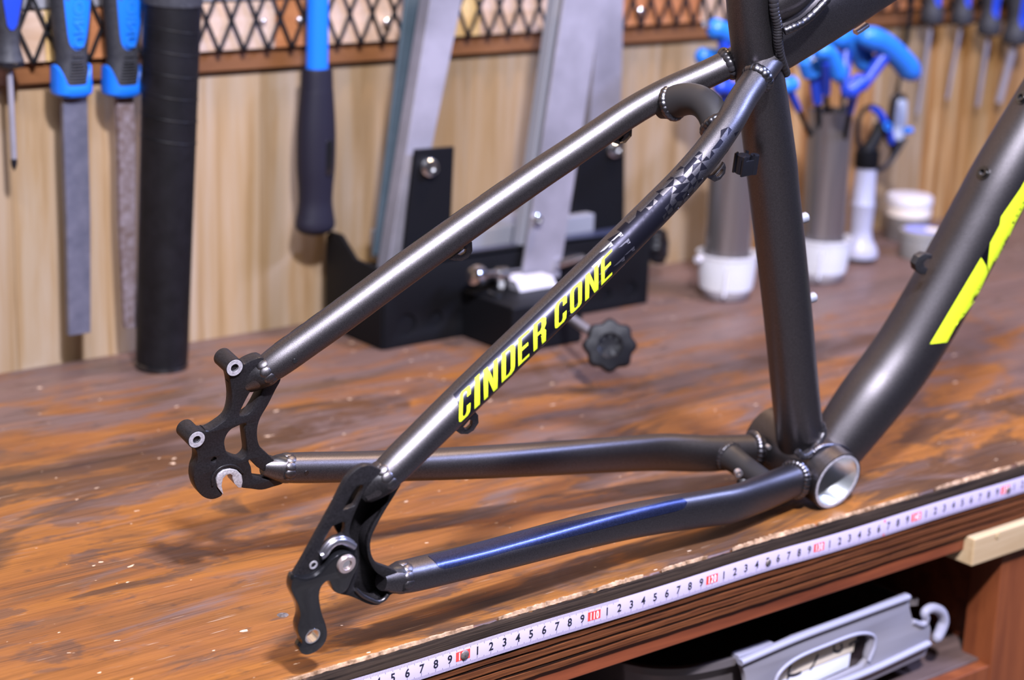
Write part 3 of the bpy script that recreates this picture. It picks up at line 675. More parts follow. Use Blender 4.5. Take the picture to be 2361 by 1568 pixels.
for i in range(ns+1):
    for j in range(nt+1):
        g_ = j/nt; V.append(on_stay((sA+(sA2-sA)*g_*1.0)*(1-i/ns)+(sE-.004*g_)*i/ns, thTop+(thBot-thTop)*g_, .008))
for i in range(ns):
    for j in range(nt): F.append((i*(nt+1)+j, (i+1)*(nt+1)+j, (i+1)*(nt+1)+j+1, i*(nt+1)+j+1))
panel = bb('black_decal_panel', (V, F), DECAL, ss_obj, smooth='full')
# triangles breaking up towards the bridge
Ltot = sum((Vector(Q[i+1][:3])-Vector(Q[i][:3])).length for i in range(400)); cell = .50
ds = cell/Ltot; dth = .30; tri_b = []
rows = int(abs(thBot-thTop)/dth)+2
s_ = sE-.002; i = 0
while s_ < sC+.03:
    p = 1-(s_-sE)/(sC-sE+.02); p = max(0, min(1, p))
    prob = min(1, (p**1.1)*1.15)
    for j in range(-1, rows):
        ta = thTop+sgn*(j+.0)*dth; off = 0 if (i+j) % 2 == 0 else 1
        edge = 1.0 if j >= 0 else .45
        for half in (0, 1):
            pr = prob*edge
            if p > .93: pr = 1 if j >= 0 else .6
            if random.random() < pr:
                a = (s_, ta); b = (s_+ds, ta); c_ = (s_, ta+sgn*dth); d_ = (s_+ds, ta+sgn*dth)
                tri = ((a, b, c_) if half == 0 else (b, d_, c_)) if off == 0 else ((a, b, d_) if half == 0 else (a, d_, c_))
                pts = []
                for k in range(3):
                    A_, B_ = tri[k], tri[(k+1) % 3]
                    for q in range(4): f = q/4; pts.append((A_[0]*(1-f)+B_[0]*f, A_[1]*(1-f)+B_[1]*f))
                cx = sum(x_ for x_, _ in pts)/12; cy = sum(y_ for _, y_ in pts)/12
                V3 = [on_stay(cx, cy, .008)]+[on_stay(x_, y_, .008) for x_, y_ in pts]
                tri_b.append((V3, [(0, k+1, (k+1) % 12+1) for k in range(12)]))
    s_ += ds; i += 1
bb('black_triangle_pattern', join(*tri_b), DECAL, ss_obj, smooth='full')
tri_g = []; s_ = sE-.002-ds*10; i = 0
while s_ < sE:
    p = 1-(sE-s_)/(ds*11)
    for j in range(0, rows-1):
        if random.random() < .42*p and (s_ > sE-ds*2.2 or j > 3):
            ta = thTop+sgn*j*dth; tri = [(s_, ta), (s_+ds, ta+sgn*dth*.1), (s_+ds*(.2 if j % 2 else .9), ta+sgn*dth)]
            V3 = [on_stay(x_, y_, .016) for x_, y_ in tri]; tri_g.append((V3, [(0, 1, 2)]))
    s_ += ds; i += 1
bb('grey_triangle_pattern', join(*tri_g), GREY, ss_obj, smooth='full')
# lettering, one mesh per letter: strokes drawn in a slanted cell
def cellmap(TL, TR, BL, BR):
    def f(x_, y_):
        X = (BL[0]*(1-x_)+BR[0]*x_)*(1-y_)+(TL[0]*(1-x_)+TR[0]*x_)*y_; Y = (BL[1]*(1-x_)+BR[1]*x_)*(1-y_)+(TL[1]*(1-x_)+TR[1]*x_)*y_
        return (780+X*.3388, 450+Y*.3388)
    return f
SW, SH = .31, .10
def rect(a, b, c_, d_): return [(a, b), (c_, b), (c_, d_), (a, d_)]
def band(o, i_):   # closed loop split into quads between outer and inner outlines
    n = len(o); return [[o[k], o[(k+1) % n], i_[(k+1) % n], i_[k]] for k in range(n)]
def bandopen(o, i_): return [[o[k], o[k+1], i_[k+1], i_[k]] for k in range(len(o)-1)]
Oo = [(.0, .18), (.03, .06), (.2, 0), (.8, 0), (.97, .06), (1, .18), (1, .82), (.97, .94), (.8, 1), (.2, 1), (.03, .94), (0, .82)]
Oi = [(SW, .20), (.35, .14), (.42, SH), (.58, SH), (.65, .14), (1-SW, .20), (1-SW, .80), (.65, .86), (.58, 1-SH), (.42, 1-SH), (.35, .86), (SW, .80)]
Do = [(0, 0), (.72, 0), (.94, .06), (1, .18), (1, .82), (.94, .94), (.72, 1), (0, 1)]
Di = [(SW, SH), (.52, SH), (.63, .14), (1-SW, .22), (1-SW, .78), (.63, .86), (.52, 1-SH), (SW, 1-SH)]
Co = [(1, .36), (1, .18), (.97, .06), (.8, 0), (.2, 0), (.03, .06), (0, .18), (0, .82), (.03, .94), (.2, 1), (.8, 1), (.97, .94), (1, .82), (1, .66)]
Ci = [(1-SW, .36), (1-SW, .20), (.65, .14), (.58, SH), (.42, SH), (.35, .14), (SW, .20), (SW, .80), (.35, .86), (.42, 1-SH), (.58, 1-SH), (.65, .86), (1-SW, .80), (1-SW, .66)]
GL = {'C': bandopen(Co, Ci), 'O': band(Oo, Oi), 'I': [rect(0, 0, 1, 1)],
      'N': [rect(0, 0, .30, 1), rect(.70, 0, 1, 1), [(.30, 1), (.30, .62), (.70, 0), (.70, .38)]],
      'D': band(Do, Di), 'E': [rect(0, 0, SW, 1), rect(SW, 0, 1, SH), rect(SW, .44, .88, .56), rect(SW, 1-SH, 1, 1)],
      'R': [rect(0, 0, SW, 1), [(SW, 1), (SW, 1-SH), (.56, 1-SH), (.72, 1)], [(.72, 1), (.56, 1-SH), (.66, .82), (1, .86)], [(1, .86), (.66, .82), (.66, .66), (1, .62)], [(1, .62), (.66, .66), (.56, .56), (.86, .51)], [(.86, .51), (.56, .56), (SW, .56), (SW, .45), (.6, .45)],
            [(.60, .45), (.86, .51), (1, .40), (1, 0), (.68, 0), (.68, .38)]]}
cells = [('C', (826, 1352), (902, 1285), (818, 1556), (896, 1482)), ('I', (930, 1245), (962, 1215), (925, 1455), (962, 1422)), ('N', (988, 1195), (1085, 1108), (990, 1396), (1082, 1312)), ('D', (1112, 1080), (1203, 1000), (1110, 1277), (1200, 1196)),
         ('E', (1223, 980), (1302, 912), (1223, 1165), (1298, 1094)), ('R', (1327, 885), (1413, 808), (1327, 1065), (1411, 990)), ('C', (1474, 745), (1555, 672), (1472, 918), (1550, 845)), ('O', (1577, 648), (1658, 575), (1577, 815), (1655, 742)),
         ('N', (1681, 548), (1768, 470), (1678, 722), (1768, 640)), ('E', (1788, 440), (1862, 366), (1788, 614), (1862, 540))]
for ch, TL, TR, BL, BR in cells:
    f = cellmap(TL, TR, BL, BR)
    smartdecal('yellow_letter', [[f(*p) for p in pl] for pl in GL[ch]], ssg, YEL, panel, .022, 4)
# yellow letters on the far stay's outer side, seen only as a thin line over its top
fg = stays['ss', -1][1]; QF = cr_spline([(*B(u, -w_, v), r) for (u, w_, v), r in zip(SSP, SSR)], 400); gsf = []
for k in range(11):
    s0 = .16+k*.036
    if k == 6: continue
    V4 = []
    for a in (0, .5, 1):
        for b in (0, .25, .5, .75, 1):
            i = int((s0+a*.024)*400); q = QF[i]; tt = (Vector(QF[i+1][:3])-Vector(QF[i-1][:3])).normalized(); aa = (BW-tt*tt.dot(BW)).normalized(); bb_ = tt.cross(aa)
            if bb_.dot(BV) < 0: bb_ = -bb_
            th_ = PI/2+.60+b*.9; V4.append(Vector(q[:3])+(aa*math.cos(th_)+bb_*math.sin(th_))*(q[3]+.012))
    gsf.append((V4, [(r_*5+c_, r_*5+c_+1, (r_+1)*5+c_+1, (r_+1)*5+c_) for r_ in range(2) for c_ in range(4)]))
bb('yellow_lettering', join(*gsf), YEL, stays['ss', -1][0], smooth='full')
# down tube graphics
smartdecal('yellow_stripe', [[(2144, 793), (2262, 594), (2274, 614), (2277, 630), (2250, 690), (2225, 724), (2222, 719), (2203, 752), (2183, 789)]], dgeo, YEL, None, .014, 9)
smartdecal('yellow_stripe', [[(2278, 650), (2277, 610), (2283, 560), (2305, 519), (2308, 500), (2352, 436), (2390, 370), (2396, 395), (2372, 455), (2340, 515), (2300, 606), (2284, 644)]], dgeo, YEL, None, .014, 9)
smartdecal('black_stripe_edge', [[(2184, 789), (2204, 752), (2223, 719), (2226, 724), (2224, 735), (2192, 792)]], dgeo, DECAL, None, .012, 9)
smartdecal('black_stripe_edge', [[(2262, 594), (2283, 560), (2277, 612), (2274, 614)]], dgeo, DECAL, None, .012, 9)
# protective film on the near chainstay
csg = stays['cs', 1][1]
z7 = lambda a, b: (750+a*.3812, 1200+b*.3812)
pl = [z7(620, 215), z7(760, 180), z7(900, 140), z7(1200, 62), z7(1500, 2), z7(1700, -38), z7(1900, -75), z7(2080, -120), z7(2160, -135), z7(2190, -110), z7(2170, -75), z7(2120, -55), z7(1800, 20), z7(1500, 95), z7(1150, 175), z7(800, 275), z7(720, 292), z7(690, 283), z7(660, 250)]
smartdecal('protective_film', [pl], csg, FILM, stays['cs', 1][0], .02, 7)

# ------------------------------------------------------------------ pegboard rail and expanded metal
rail = thing('wall_rail', 'pale wooden rail behind the black metal mesh', 'rail', (50, 59.6, 24.3))
x = -70; i = 0; seq = [(9.4, RAILW), (5.1, RAILY), (8.3, RAILO), (14.5, RAILW)]
xs = [-70, -55, -38, -20, -4.0, 3.3, 5.0, 9.2, 24.2, 27.2, 41, 46, 60, 74, 90, 104, 118, 133, 150, 170, 188]; ms = [RAILW, RAILO, RAILW, RAILW, RAILW, RAILY, RAILO, RAILW, RAILO, RAILW, RAILY, RAILW, RAILO, RAILW, RAILO, RAILO, RAILW, RAILO, RAILW, RAILW]
for a, b, m_ in zip(xs, xs[1:], ms):
    build('rail_board', span(a+.03, b-.03, D-1.35+random.uniform(-.04, .04), D+.02, 25.0, 28.9), m_, rail, smooth=False, bevel=.06)
build('rail_shadow_strip', span(-70, 188, D-.75, D+.02, 23.25, 24.97), m_wood('rail_shadow_orange', (.10, .034, .008), (.16, .060, .016), .6, (3, 30, 30)), rail, smooth=False, bevel=.05)  # added strip, its dark orange paints the shadow cast under the rail
build('upper_board', span(-70, 188, D-.9, D+.02, 29.1, 38), GREYP, rail, smooth=False)
mesh_ = []; th_ = .25
ym = D-1.75
for k in range(-38, 70):
    xb = 18.51+2.35*k; hw = 1.175
    for r_ in range(0, 6):
        z0 = 25.0+2.6*r_; xc = xb+(hw if r_ % 2 else 0)
        for sg in (1, -1):
            p, q = Vector((xc, ym, z0)), Vector((xc+sg*hw, ym, z0+2.6)); d = (q-p); L = d.length; d.normalize()
            R = Matrix((d, Vector((0, 1, 0)).cross(d)*-1, Vector((0, 1, 0)))).transposed()
            R = Matrix((d, Vector((0, 1, 0)), d.cross(Vector((0, 1, 0))))).transposed()
            mesh_.append(box((p+q)/2, (L+.12, .22, th_), R))
o = build('metal_mesh', join(*mesh_), mat('black_mesh_metal', (.012, .012, .014), .4, .3), smooth=False); tag(o, 'black expanded metal diamond mesh fixed over the wall rail', 'metal mesh')
def screw(px, py, r, lb, m_=SILV, y=ym-.25):
    c = at_y(px, py, y); o = build('screw', lathe([(.08, -.9), (r*.95, -.02), (r, .05), (r*.9, .16), (r*.55, .26), (.001, .29)], c, (0, -1, 0), 24), m_); tag(o, lb, 'screw')
screw(893, 50, .40, 'shiny dome screw in the mesh left of the steel uprights', CHROME); screw(1477, 25, .40, 'shiny dome screw in the mesh right of the steel uprights', CHROME)
screw(690, 45, .30, 'bluish flat screw beside the hammer shaft', SILV, D-1.5); screw(606, 48, .24, 'small bluish screw in the reddish rail board', SILV, D-1.5)

# ------------------------------------------------------------------ tools hanging at left
def flatbar(pts, y, t_, wds, m_, name, parent):
    """bar hanging in a vertical plane"""
    P = [at_y(a, b, y) for a, b in pts]; V, F = [], []
    for p, w_ in zip(P, wds):
        V += [p+Vector((-w_/2, -t_/2, 0)), p+Vector((w_/2, -t_/2, 0)), p+Vector((w_/2, t_/2, 0)), p+Vector((-w_/2, t_/2, 0))]
    for k in range(len(P)-1):
        for j in range(4): j2 = (j+1) % 4; F.append((k*4+j, k*4+j2, (k+1)*4+j2, (k+1)*4+j))
    F += [(3, 2, 1, 0), tuple(len(V)-4+q for q in range(4))]
    return build(name, (V, F), m_, parent, smooth=False, bevel=.04)
def file_tool(hx, xb, pts, wds, m_, label):
    """hx: handle centre line x at y=0 and y=215 (photo)"""
    base = at_y(pts[-1][0], pts[-1][1], 57)
    f = thing('file', label, 'file', (base.x, 57, base.z), 'blue handled files hanging on the wall')
    def hp(py, rx, ry): t_ = py/215; P = at_y(hx[0]*(1-t_)+hx[1]*t_, py, 57); return (*P, rx, ry)
    build('handle', sweep([hp(-130, 1.5, 1.3), hp(-60, 1.62, 1.35), hp(0, 1.55, 1.3), hp(60, 1.42, 1.2), hp(110, 1.25, 1.1), hp(140, 1.2, 1.05), hp(170, 1.32, 1.1), hp(203, 1.45, 1.15)], (1, 0, 0), 40, 32, ex=2.6), RUB, f)
    # blue inlay tongue
    c0 = Vector(hp(0, 1, 1)[:3]); nm = Vector((-.25, -1, 0)).normalized(); ax = Vector((1, -.25, 0)).normalized()
    def loc(py, dx, dy=1.22): P = Vector(hp(py, 1, 1)[:3]); return P+Vector((dx, -dy*math.sqrt(max(0, 1-(dx/1.9)**2)), 0))
    tongue = []
    for py, hw in ((-130, 1.12), (-60, 1.12), (0, 1.08), (40, .95), (75, .80), (95, .66), (108, .40), (112, .12)):
        ry = 1.34 if py < 30 else 1.34-.0030*(py-30)
        tongue.append([loc(py, q*hw, ry) for q in (-1, -.6, -.2, .2, .6, 1)])
    V = [p for r_ in tongue for p in r_]; F = [(r_*6+c_, r_*6+c_+1, (r_+1)*6+c_+1, (r_+1)*6+c_) for r_ in range(7) for c_ in range(5)]
    V2 = [p+Vector((0, .35, 0)) for p in V]; n = len(V)
    rim = [r_*6 for r_ in range(8)]+[7*6+c_ for c_ in range(1, 6)]+[r_*6+5 for r_ in range(6, -1, -1)]+[c_ for c_ in range(4, 0, -1)]
    F2 = [(a, rim[(i+1) % len(rim)], rim[(i+1) % len(rim)]+n, a+n) for i, a in enumerate(rim)]
    inl = build('blue_inlay', (V+V2, F+F2), BLUE, f)
    # embossed maker lettering on the inlay, running up the handle
    tv, tf = text2('UNIOR', .012); 
    def put_t(a, b): P = loc(38-a*30, b*.78-.36, 1.40); return P
    build('embossed_lettering', ([put_t(a, b) for a, b in tv], tf), BLUEK, inl, smooth=False)
    for k, py in enumerate((126, 138, 145, 152, 159, 166, 173, 180, 187)):
        hw = .42 if k < 1 else .40+.045*k
        build('grip_rib', sweep([(*loc(py, -hw, 1.16), .05, .09), (*loc(py, 0, 1.18), .05, .09), (*loc(py, hw, 1.16), .05, .09)], (0, 0, 1), 6, 8), RUB, f)
    # blue ferrule with raised corners
    V, F = [], []; N = 40; P0 = Vector(hp(209, 1, 1)[:3])
    for i in range(N):
        th = 2*PI*i/N; cx = math.copysign(abs(math.cos(th))**.7, math.cos(th)); sy = math.copysign(abs(math.sin(th))**.7, math.sin(th))
        up = .55+1.55*max(0, abs(cx)-.55)/.45
        for r_, h in ((1.30, up), (1.50, up-.04), (1.56, .3), (1.52, -.12), (1.25, -.38), (.8, -.42)):
            V.append(P0+Vector((cx*r_, sy*r_*.84, h)))
    for i in range(N):
        for j in range(5): i2 = (i+1) % N; F.append((i*6+j, i2*6+j, i2*6+j+1, i*6+j+1))
    F.append(tuple(i*6+5 for i in range(N)))
    build('ferrule', (V, F), BLUE, f)
    flatbar(pts, 57, .55, wds, m_, 'blade', f); return f
file_tool((163, 165), 0, [(170, 212), (172, 300), (178, 500), (181, 769)], [2.05, 2.1, 2.05, 1.88], FILE, 'flat steel file with blue and grey handle, left of the two files')
file_tool((284, 281), 0, [(284, 208), (290, 300), (291, 500), (299, 754)], [1.45, 1.45, 1.35, 1.0], FILER, 'rust speckled narrow file with blue handle next to the black tube')
sd_ = thing('screwdriver', 'cross head screwdriver with blue and grey handle at the far left', 'screwdriver', at_y(33, 395, 57))
pf = lambda py, r: (*at_y(18+(py-0)*.02, py, 57), r)
build('handle', sweep([pf(-130, 1.3), pf(-60, 1.32), pf(0, 1.15), pf(50, .92), pf(90, .80), pf(120, .95), pf(140, 1.15)], (1, 0, 0), 30, 28), RUB, sd_)
tg = []; 
for py, hw in ((-130, .8), (-60, .8), (0, .72), (30, .55), (55, .40), (66, .15)):
    P = Vector(pf(py, 1)[:3]); r_ = {-130: 1.34, -60: 1.34, 0: 1.19, 30: 1.06, 55: .96, 66: .92}[py]
    tg += [P+Vector((q*hw-.1, -r_*math.sqrt(max(.1, 1-(q*hw/1.5)**2)), 0)) for q in (-1, -.33, .33, 1)]
build('blue_inlay', (tg, [(r_*4+c_, r_*4+c_+1, (r_+1)*4+c_+1, (r_+1)*4+c_) for r_ in range(5) for c_ in range(3)]), BLUED, sd_)
build('collar', lathe([(1.12, 0), (1.22, -.1), (1.18, -.35), (.8, -.55), (.3, -.6)], Vector(pf(140, 1)[:3]), (0, 0, 1), 8), BLKP, sd_)
build('shaft', cyl(Vector(pf(145, 1)[:3]), at_y(32, 368, 57), .24, 20), STEEL, sd_)
build('tip', lathe([(.25, 0), (.25, .35), (.17, .65), (.03, .95)], at_y(32, 366, 57), Vector((0, 0, -1)), 12), BLKP, sd_)

# black wrapped tube standing on the bench
bt = thing('black_tube', 'tall black wrapped tube standing on the bench against the wall', 'tube', (10.9, 56, 0))
bot = Vector((10.8, 55.2, .12)); t0_ = at_y(398, 0, 53.6); ax = (t0_-bot)*1.11
build('tube_body', lathe([(1.9, 0), (2.05, .05), (2.12, .35), (2.1, .6), (2.14, 1.0), (2.2, 24), (2.24, ax.length)], bot, ax, 48), TUBEB, bt)
build('foot_ring', lathe([(2.0, -.1), (2.16, 0), (2.2, .25), (2.12, .45)], bot, ax, 48), GLOSS, bt)
d = ax.normalized()
build('rim_band', lathe([(2.26, 0), (2.34, .1), (2.34, 1.2), (2.2, 1.3)], bot+d*((t0_-bot).length-.35), ax, 48), RUB, bt)
for k in range(6):
    h = 19.0+k*1.75; c = bot+d*h; tilt = (d+Vector((.13, 0, 0))).normalized()
    build('wrap_edge', sweep([(*p, .085, .05) for p in ringpath(c, tilt, 2.2, 2.2, n=30)], None, 60, 8), TUBEB, bt)

# hammer
hm = thing('hammer', 'hammer hanging head up with blue shaft and black rubber grip', 'hammer', at_y(725, 540, 57))
hp_ = lambda py, rx, ry, px=None: (*at_y(px if px else 731-(py-160)*.012, py, 57), rx, ry)
build('shaft', sweep([hp_(-120, .95, .8), hp_(0, .96, .8), hp_(80, .98, .8), hp_(166, 1.0, .82)], (1, 0, 0), 20, 32), BLUE, hm)
build('grip', sweep([hp_(158, 1.32, 1.1), hp_(162, 1.38, 1.15), hp_(205, 1.45, 1.25), hp_(215, 1.50, 1.28), hp_(300, 1.76, 1.4), hp_(380, 1.76, 1.4), hp_(430, 1.60, 1.3), hp_(465, 1.56, 1.25), hp_(495, 1.72, 1.35), hp_(515, 1.86, 1.4), hp_(528, 1.7, 1.3), hp_(538, 1.1, .8), hp_(541, .3, .3)], (1, 0, 0), 60, 40), RUBD, hm)
P = at_y(738, 358, 57); build('grip_recess', sweep([(*(P+Vector((0.05, -1.40, 1.5))), .14, .06), (*(P+Vector((0.05, -1.42, 1.2))), .34, .06), (*(P+Vector((.05, -1.42, -1.2))), .34, .06), (*(P+Vector((.05, -1.36, -1.5))), .14, .06)], (1, 0, 0), 12, 16), GLOSS, hm)
build('head', box(at_y(733, -150, 57), (9, 2.6, 2.6)), STEEL, hm, bevel=.3)

# ------------------------------------------------------------------ wheel truing stand
ts = thing('truing_stand', 'black wheel truing stand with leaning steel arms behind the frame', 'truing stand', (44, 52, 0))
bs = []
Yf, Yb = 49.6, 58.2; xl, xr = 29.0, 59.6
def wallplate(name, pts, holes, y, t_, m_=BLK): 
    return build(name, plate(pts, holes, (0, y, 0), (1, 0, 0), (0, 0, 1), (0, -1, 0), t_, .05), m_, ts)
front = wallplate('base_front_plate', [(xl, .05), (xr, .05), (xr, 6.6), (xr-1, 7.3), (xl+1, 7.6), (xl, 7.2)], [circle2((*[at_y(935, 748, Yf)[i] for i in (0, 2)],), .98), circle2((*[at_y(1003, 734, Yf)[i] for i in (0, 2)],), .72), circle2((*[at_y(1062, 724, Yf)[i] for i in (0, 2)],), .52), circle2((*[at_y(1450, 668, Yf)[i] for i in (0, 2)],), .85), circle2((*[at_y(1395, 680, Yf)[i] for i in (0, 2)],), .6)], Yf, .4)
build('base_left_plate', plate([(0, .05), (Yb-Yf, .05), (Yb-Yf, 8.4), (Yb-Yf-.6, 8.9), (Yb-Yf-2.2, 8.9), (Yb-Yf-4.5, 7.2), (0, 7.0)], [], (xl, Yf, 0), (0, 1, 0), (0, 0, 1), (1, 0, 0), .4, .05), BLK, ts)
build('base_right_plate', plate([(0, .05), (Yb-Yf, .05), (Yb-Yf, 7.2), (0, 6.4)], [], (xr, Yf, 0), (0, 1, 0), (0, 0, 1), (1, 0, 0), .4, .05), BLK, ts)
build('base_floor', span(xl, xr, Yf, Yb, .02, 5.4), BLK, ts, smooth=False)
build('grey_inner_plate', box((44.5, 55.5, 7.2), (22, 5.2, 2.6)), GREYP, ts, bevel=.1)
build('top_flange', span(xl+3, xr-.3, Yf-.2, Yf+1.6, 7.0, 7.4), mat('dark_blue_grey_paint', (.03, .035, .07), .28, .2), ts, smooth=False, bevel=.1)
build('centre_housing', span(37.4, 45.4, 42.4, Yf, .05, 4.2), BLK, ts, smooth=False, bevel=.2)
build('housing_lip', sweep([(*at_y(1125, 672, 46.5), .14), (*at_y(1165, 690, 46), .14), (*at_y(1215, 697, 45.5), .14), (*at_y(1290, 690, 45.5), .14)], None, 20, 10), MATTE, ts)
def beam(name, a0, a1, b0, b1, y0, y1, dp, m_, mside=None):
    """tapered channel: photo corners a (left edge: top, bottom), b (right edge: top, bottom)"""
    P = [at_y(*a0, y0), at_y(*b0, y0), at_y(*b1, y1), at_y(*a1, y1)]; Nn = Vector((0, dp, 0))
    V = P+[p+Nn for p in P]; F = [(0, 1, 2, 3), (7, 6, 5, 4), (0, 4, 5, 1), (1, 5, 6, 2), (2, 6, 7, 3), (3, 7, 4, 0)]
    return build(name, (V, F), m_, ts, smooth=False, bevel=.08)
# left arm: teal-lit side flange + bright face
beam('left_arm_side', (943, -60), (862, 588), (1005, -60), (893, 588), 56.2, 55.4, .3, STEELT)
beam('left_arm_face', (1002, -60), (890, 640), (1078, -60), (935, 640), 53.6, 53.0, 1.6, STEEL)
beam('left_bracket', (958, 345), (925, 640), (1048, 338), (1035, 640), 52.2, 52.0, .35, BLK)
beam('right_arm_face', (1385, -60), (1340, 560), (1440, -60), (1425, 560), 56.0, 55.0, 1.4, STEEL)
beam('right_bracket', (1345, 325), (1305, 560), (1441, 322), (1440, 560), 54.4, 53.8, .35, BLK)
beam('middle_arm_side', (1290, -60), (1190, 640), (1318, -60), (1212, 640), 50.6, 49.8, 1.2, GREYP)
beam('middle_arm_face', (1310, -60), (1204, 638), (1400, -60), (1290, 640), 49.0, 48.6, .35, STEEL)
def bolt(px, py, y, r, name='arm_bolt', h=.5):
    c = at_y(px, py, y); build(name, lathe([(r*1.1, -.15), (r*1.1, .1), (r, .12), (r, h*.8), (r*.85, h), (r*.45, h), (r*.42, h*.5), (.001, h*.5)], c, Vector((-.2, -1, .1)), 28), CHROME, ts)
bolt(990, 386, 51.9, .72); bolt(1417, 343, 54.1, .72); bolt(1237, 506, 48.5, .42); bolt(935, 355, 55, .35)
a = at_y(1098, 636, 46.5); b = at_y(1195, 628, 48.5)
build('hinge_bolt', join(lathe([(.2, -.6), (.75, -.5), (.95, 0), (.9, .5), (.6, .6)], a, (b-a), 28), cyl(a+(b-a).normalized()*.5, a+(b-a).normalized()*1.1, .5), cyl(a, b, .42)), CHROME, ts)
V_ = [lathe([(.42, k*.32), (.62, k*.32+.08), (.42, k*.32+.2)], a+(b-a)*.48, (b-a), 24) for k in range(5)]; build('hinge_spring', join(*V_), CHROME, ts)
build('spring_nut', lathe([(.3, -.3), (.62, -.2), (.62, .3), (.3, .4)], at_y(1152, 660, 46), Vector((1, -.6, -.2)), 6), CHROME, ts)
a = at_y(1280, 610, 48.5); b = at_y(1345, 590, 50); build('hinge_bolt', join(cyl(a, b, .5), lathe([(.3, 0), (.7, .1), (.7, .7), (.3, .8)], b, b-a, 24)), CHROME, ts)
blk = beam('white_pivot_block', (1188, 648), (1208, 692), (1275, 636), (1300, 690), 46.6, 46.2, 1.6, WHITEP)
# knobs
def knob(c, ax, r, name='adjusting_knob'):
    V, F = lathe([(r*.45, -1.0), (r*.62, -.75), (r*.95, -.6), (r, -.2), (r, .35), (r*.9, .6), (r*.5, .65), (r*.42, .5), (.001, .48)], c, ax, 72, sq=lambda t_, h: 1+.07*math.cos(8*t_) if abs(h) <= .62 else 1)
    k_ = build(name, (V, F), BLKP, ts); return k_
kc = at_z(1405, 797, 3.9); ks = at_y(1262, 696, 46.5); kd = (kc-ks).normalized()
build('knob_shaft', cyl(ks, kc-kd*.5, .42, 24), SILV, ts)
knob(kc, (kd+Vector((-.25, 0, .35))).normalized(), 2.05)
kn2 = at_y(1518, 567, 55); build('knob_shaft', cyl(kn2+Vector((-3, .3, 0)), kn2, .4, 20), SILV, ts); knob(kn2, Vector((.5, -.85, .1)), 1.75)

# ------------------------------------------------------------------ hex key holders
def holder(name, c, h, label, side=0):
    o = thing(name, label, 'tool holder', (c.x, c.y, 0), 'aluminium hex key holders')
    build('tube', ring((c.x, c.y, 1.0), (c.x-.3, c.y, h), 2.2, 2.05, 48), ALU, o)
    build('cup', lathe([(2.6, 1.1), (2.75, 2.2), (2.86, 4.1), (3.0, 4.25), (3.02, 4.5), (2.86, 4.5), (2.66, 2.2), (2.5, 1.15)], (c.x, c.y, 0), (0, 0, 1), 56, cap=False), CLEAR, o)
    build('cup_base', lathe([(.01, .02), (1.9, .02), (2.1, .15), (2.6, 1.12), (2.5, 1.2), (.01, 1.2)], (c.x, c.y, 0), (0, 0, 1), 56), WHITEP, o)
    v = (CAM-c); v.z = 0; v.normalize()
    p = c+v*2.78; build('cup_rib', sweep([(p.x-.15, p.y, .7, .17), (p.x, p.y, 2.2, .19), (p.x+.12, p.y, 3.6, .17)], None, 8, 12), WHITEP, o)
    p = c+Vector((-2.9, .7, 4.0)); build('cup_tab', cyl(p, p+Vector((-.55, 0, 0)), .35, 16), WHITEP, o)
    return o
H1 = Vector((67.8, 47.2, 0)); H2 = Vector((81.2, 47.2, 0))
holder('tool_holder', H1, 17.3, 'aluminium tool holder behind the lower seat tube, left of its twin'); holder('tool_holder', H2, 17.3, 'aluminium tool holder packed with blue handled hex keys')
def hexkey(pts, r, label, m_=BLUEK, y=46.5, tipend=0, stem=None, H=H2):
    P = [at_y(a, b, y) for a, b in pts]
    o = thing('hex_key', label, 'hex key', P[len(P)//2], 'blue handled hex keys in the holders')
    rows = [(*P[0], r*.55)]
    Ps = cr_spline([list(p) for p in P], 8)
    rows = [(*q, r*(.72 if i in (0, 8) else 1)) for i, q in enumerate(Ps)]
    e0 = P[0]-(P[1]-P[0]).normalized()*r*.3; e1 = P[-1]+(P[-1]-P[-2]).normalized()*r*.3
    rows = [(*e0, r*.25)]+rows+[(*e1, r*.25)]
    build('handle', sweep(rows, None, 30, 24), m_, o)
    if tipend: 
        e = P[-1] if tipend > 0 else P[0]; dd = (P[-1]-P[-2] if tipend > 0 else P[0]-P[1]).normalized()
        build('short_tip', cyl(e+dd*r*.2, e+dd*(r*.3+.7), .3, 6), CHROME, o)
    mid = P[len(P)//2] if not stem else at_y(*stem, y)
    hexkey.k += 1; an = hexkey.k*2.4; foot = Vector((H.x+1.3*math.cos(an), H.y+1.3*math.sin(an), 13))
    build('neck', cyl(mid, mid+(foot-mid)*.35, r*.62, 20, r*.45), BLUED, o)
    build('shank', cyl(mid+(foot-mid)*.3, foot, .26, 6), BLK, o); return o
hexkey.k = 0
hexkey([(1990, 82), (2035, 100), (2075, 135), (2106, 172)], 1.2, 'largest blue hex key, handle reaching furthest right', tipend=1, stem=(2040, 125))
hexkey([(1915, 82), (1950, 92), (1980, 120), (2000, 155)], 1.15, 'blue hex key second from the right in the holder', stem=(1950, 115), y=49.0)
hexkey([(1885, 118), (1908, 122), (1925, 150), (1938, 182)], .85, 'blue hex key with pale streaked handle in the middle', tipend=1, y=43.6, stem=(1905, 140))
hexkey([(1862, 130), (1868, 150), (1876, 172)], 1.15, 'blue hex key with round end facing out, by the seat tube', y=46.2, stem=(1880, 170))
hexkey([(1990, 185), (1968, 200), (1950, 216)], .85, 'short blue violet hex key low in the holder', BLUED, y=41.0, stem=(1970, 205))
hexkey([(1832, 190), (1818, 196), (1800, 200)], .78, 'blue hex key whose end shows right of the seat tube', y=46, stem=(1815, 198))
hexkey([(1640, 62), (1665, 72), (1700, 90)], .95, 'blue hex key with steel tip left of the seat tube, topmost', H=H1, tipend=-1, y=47)
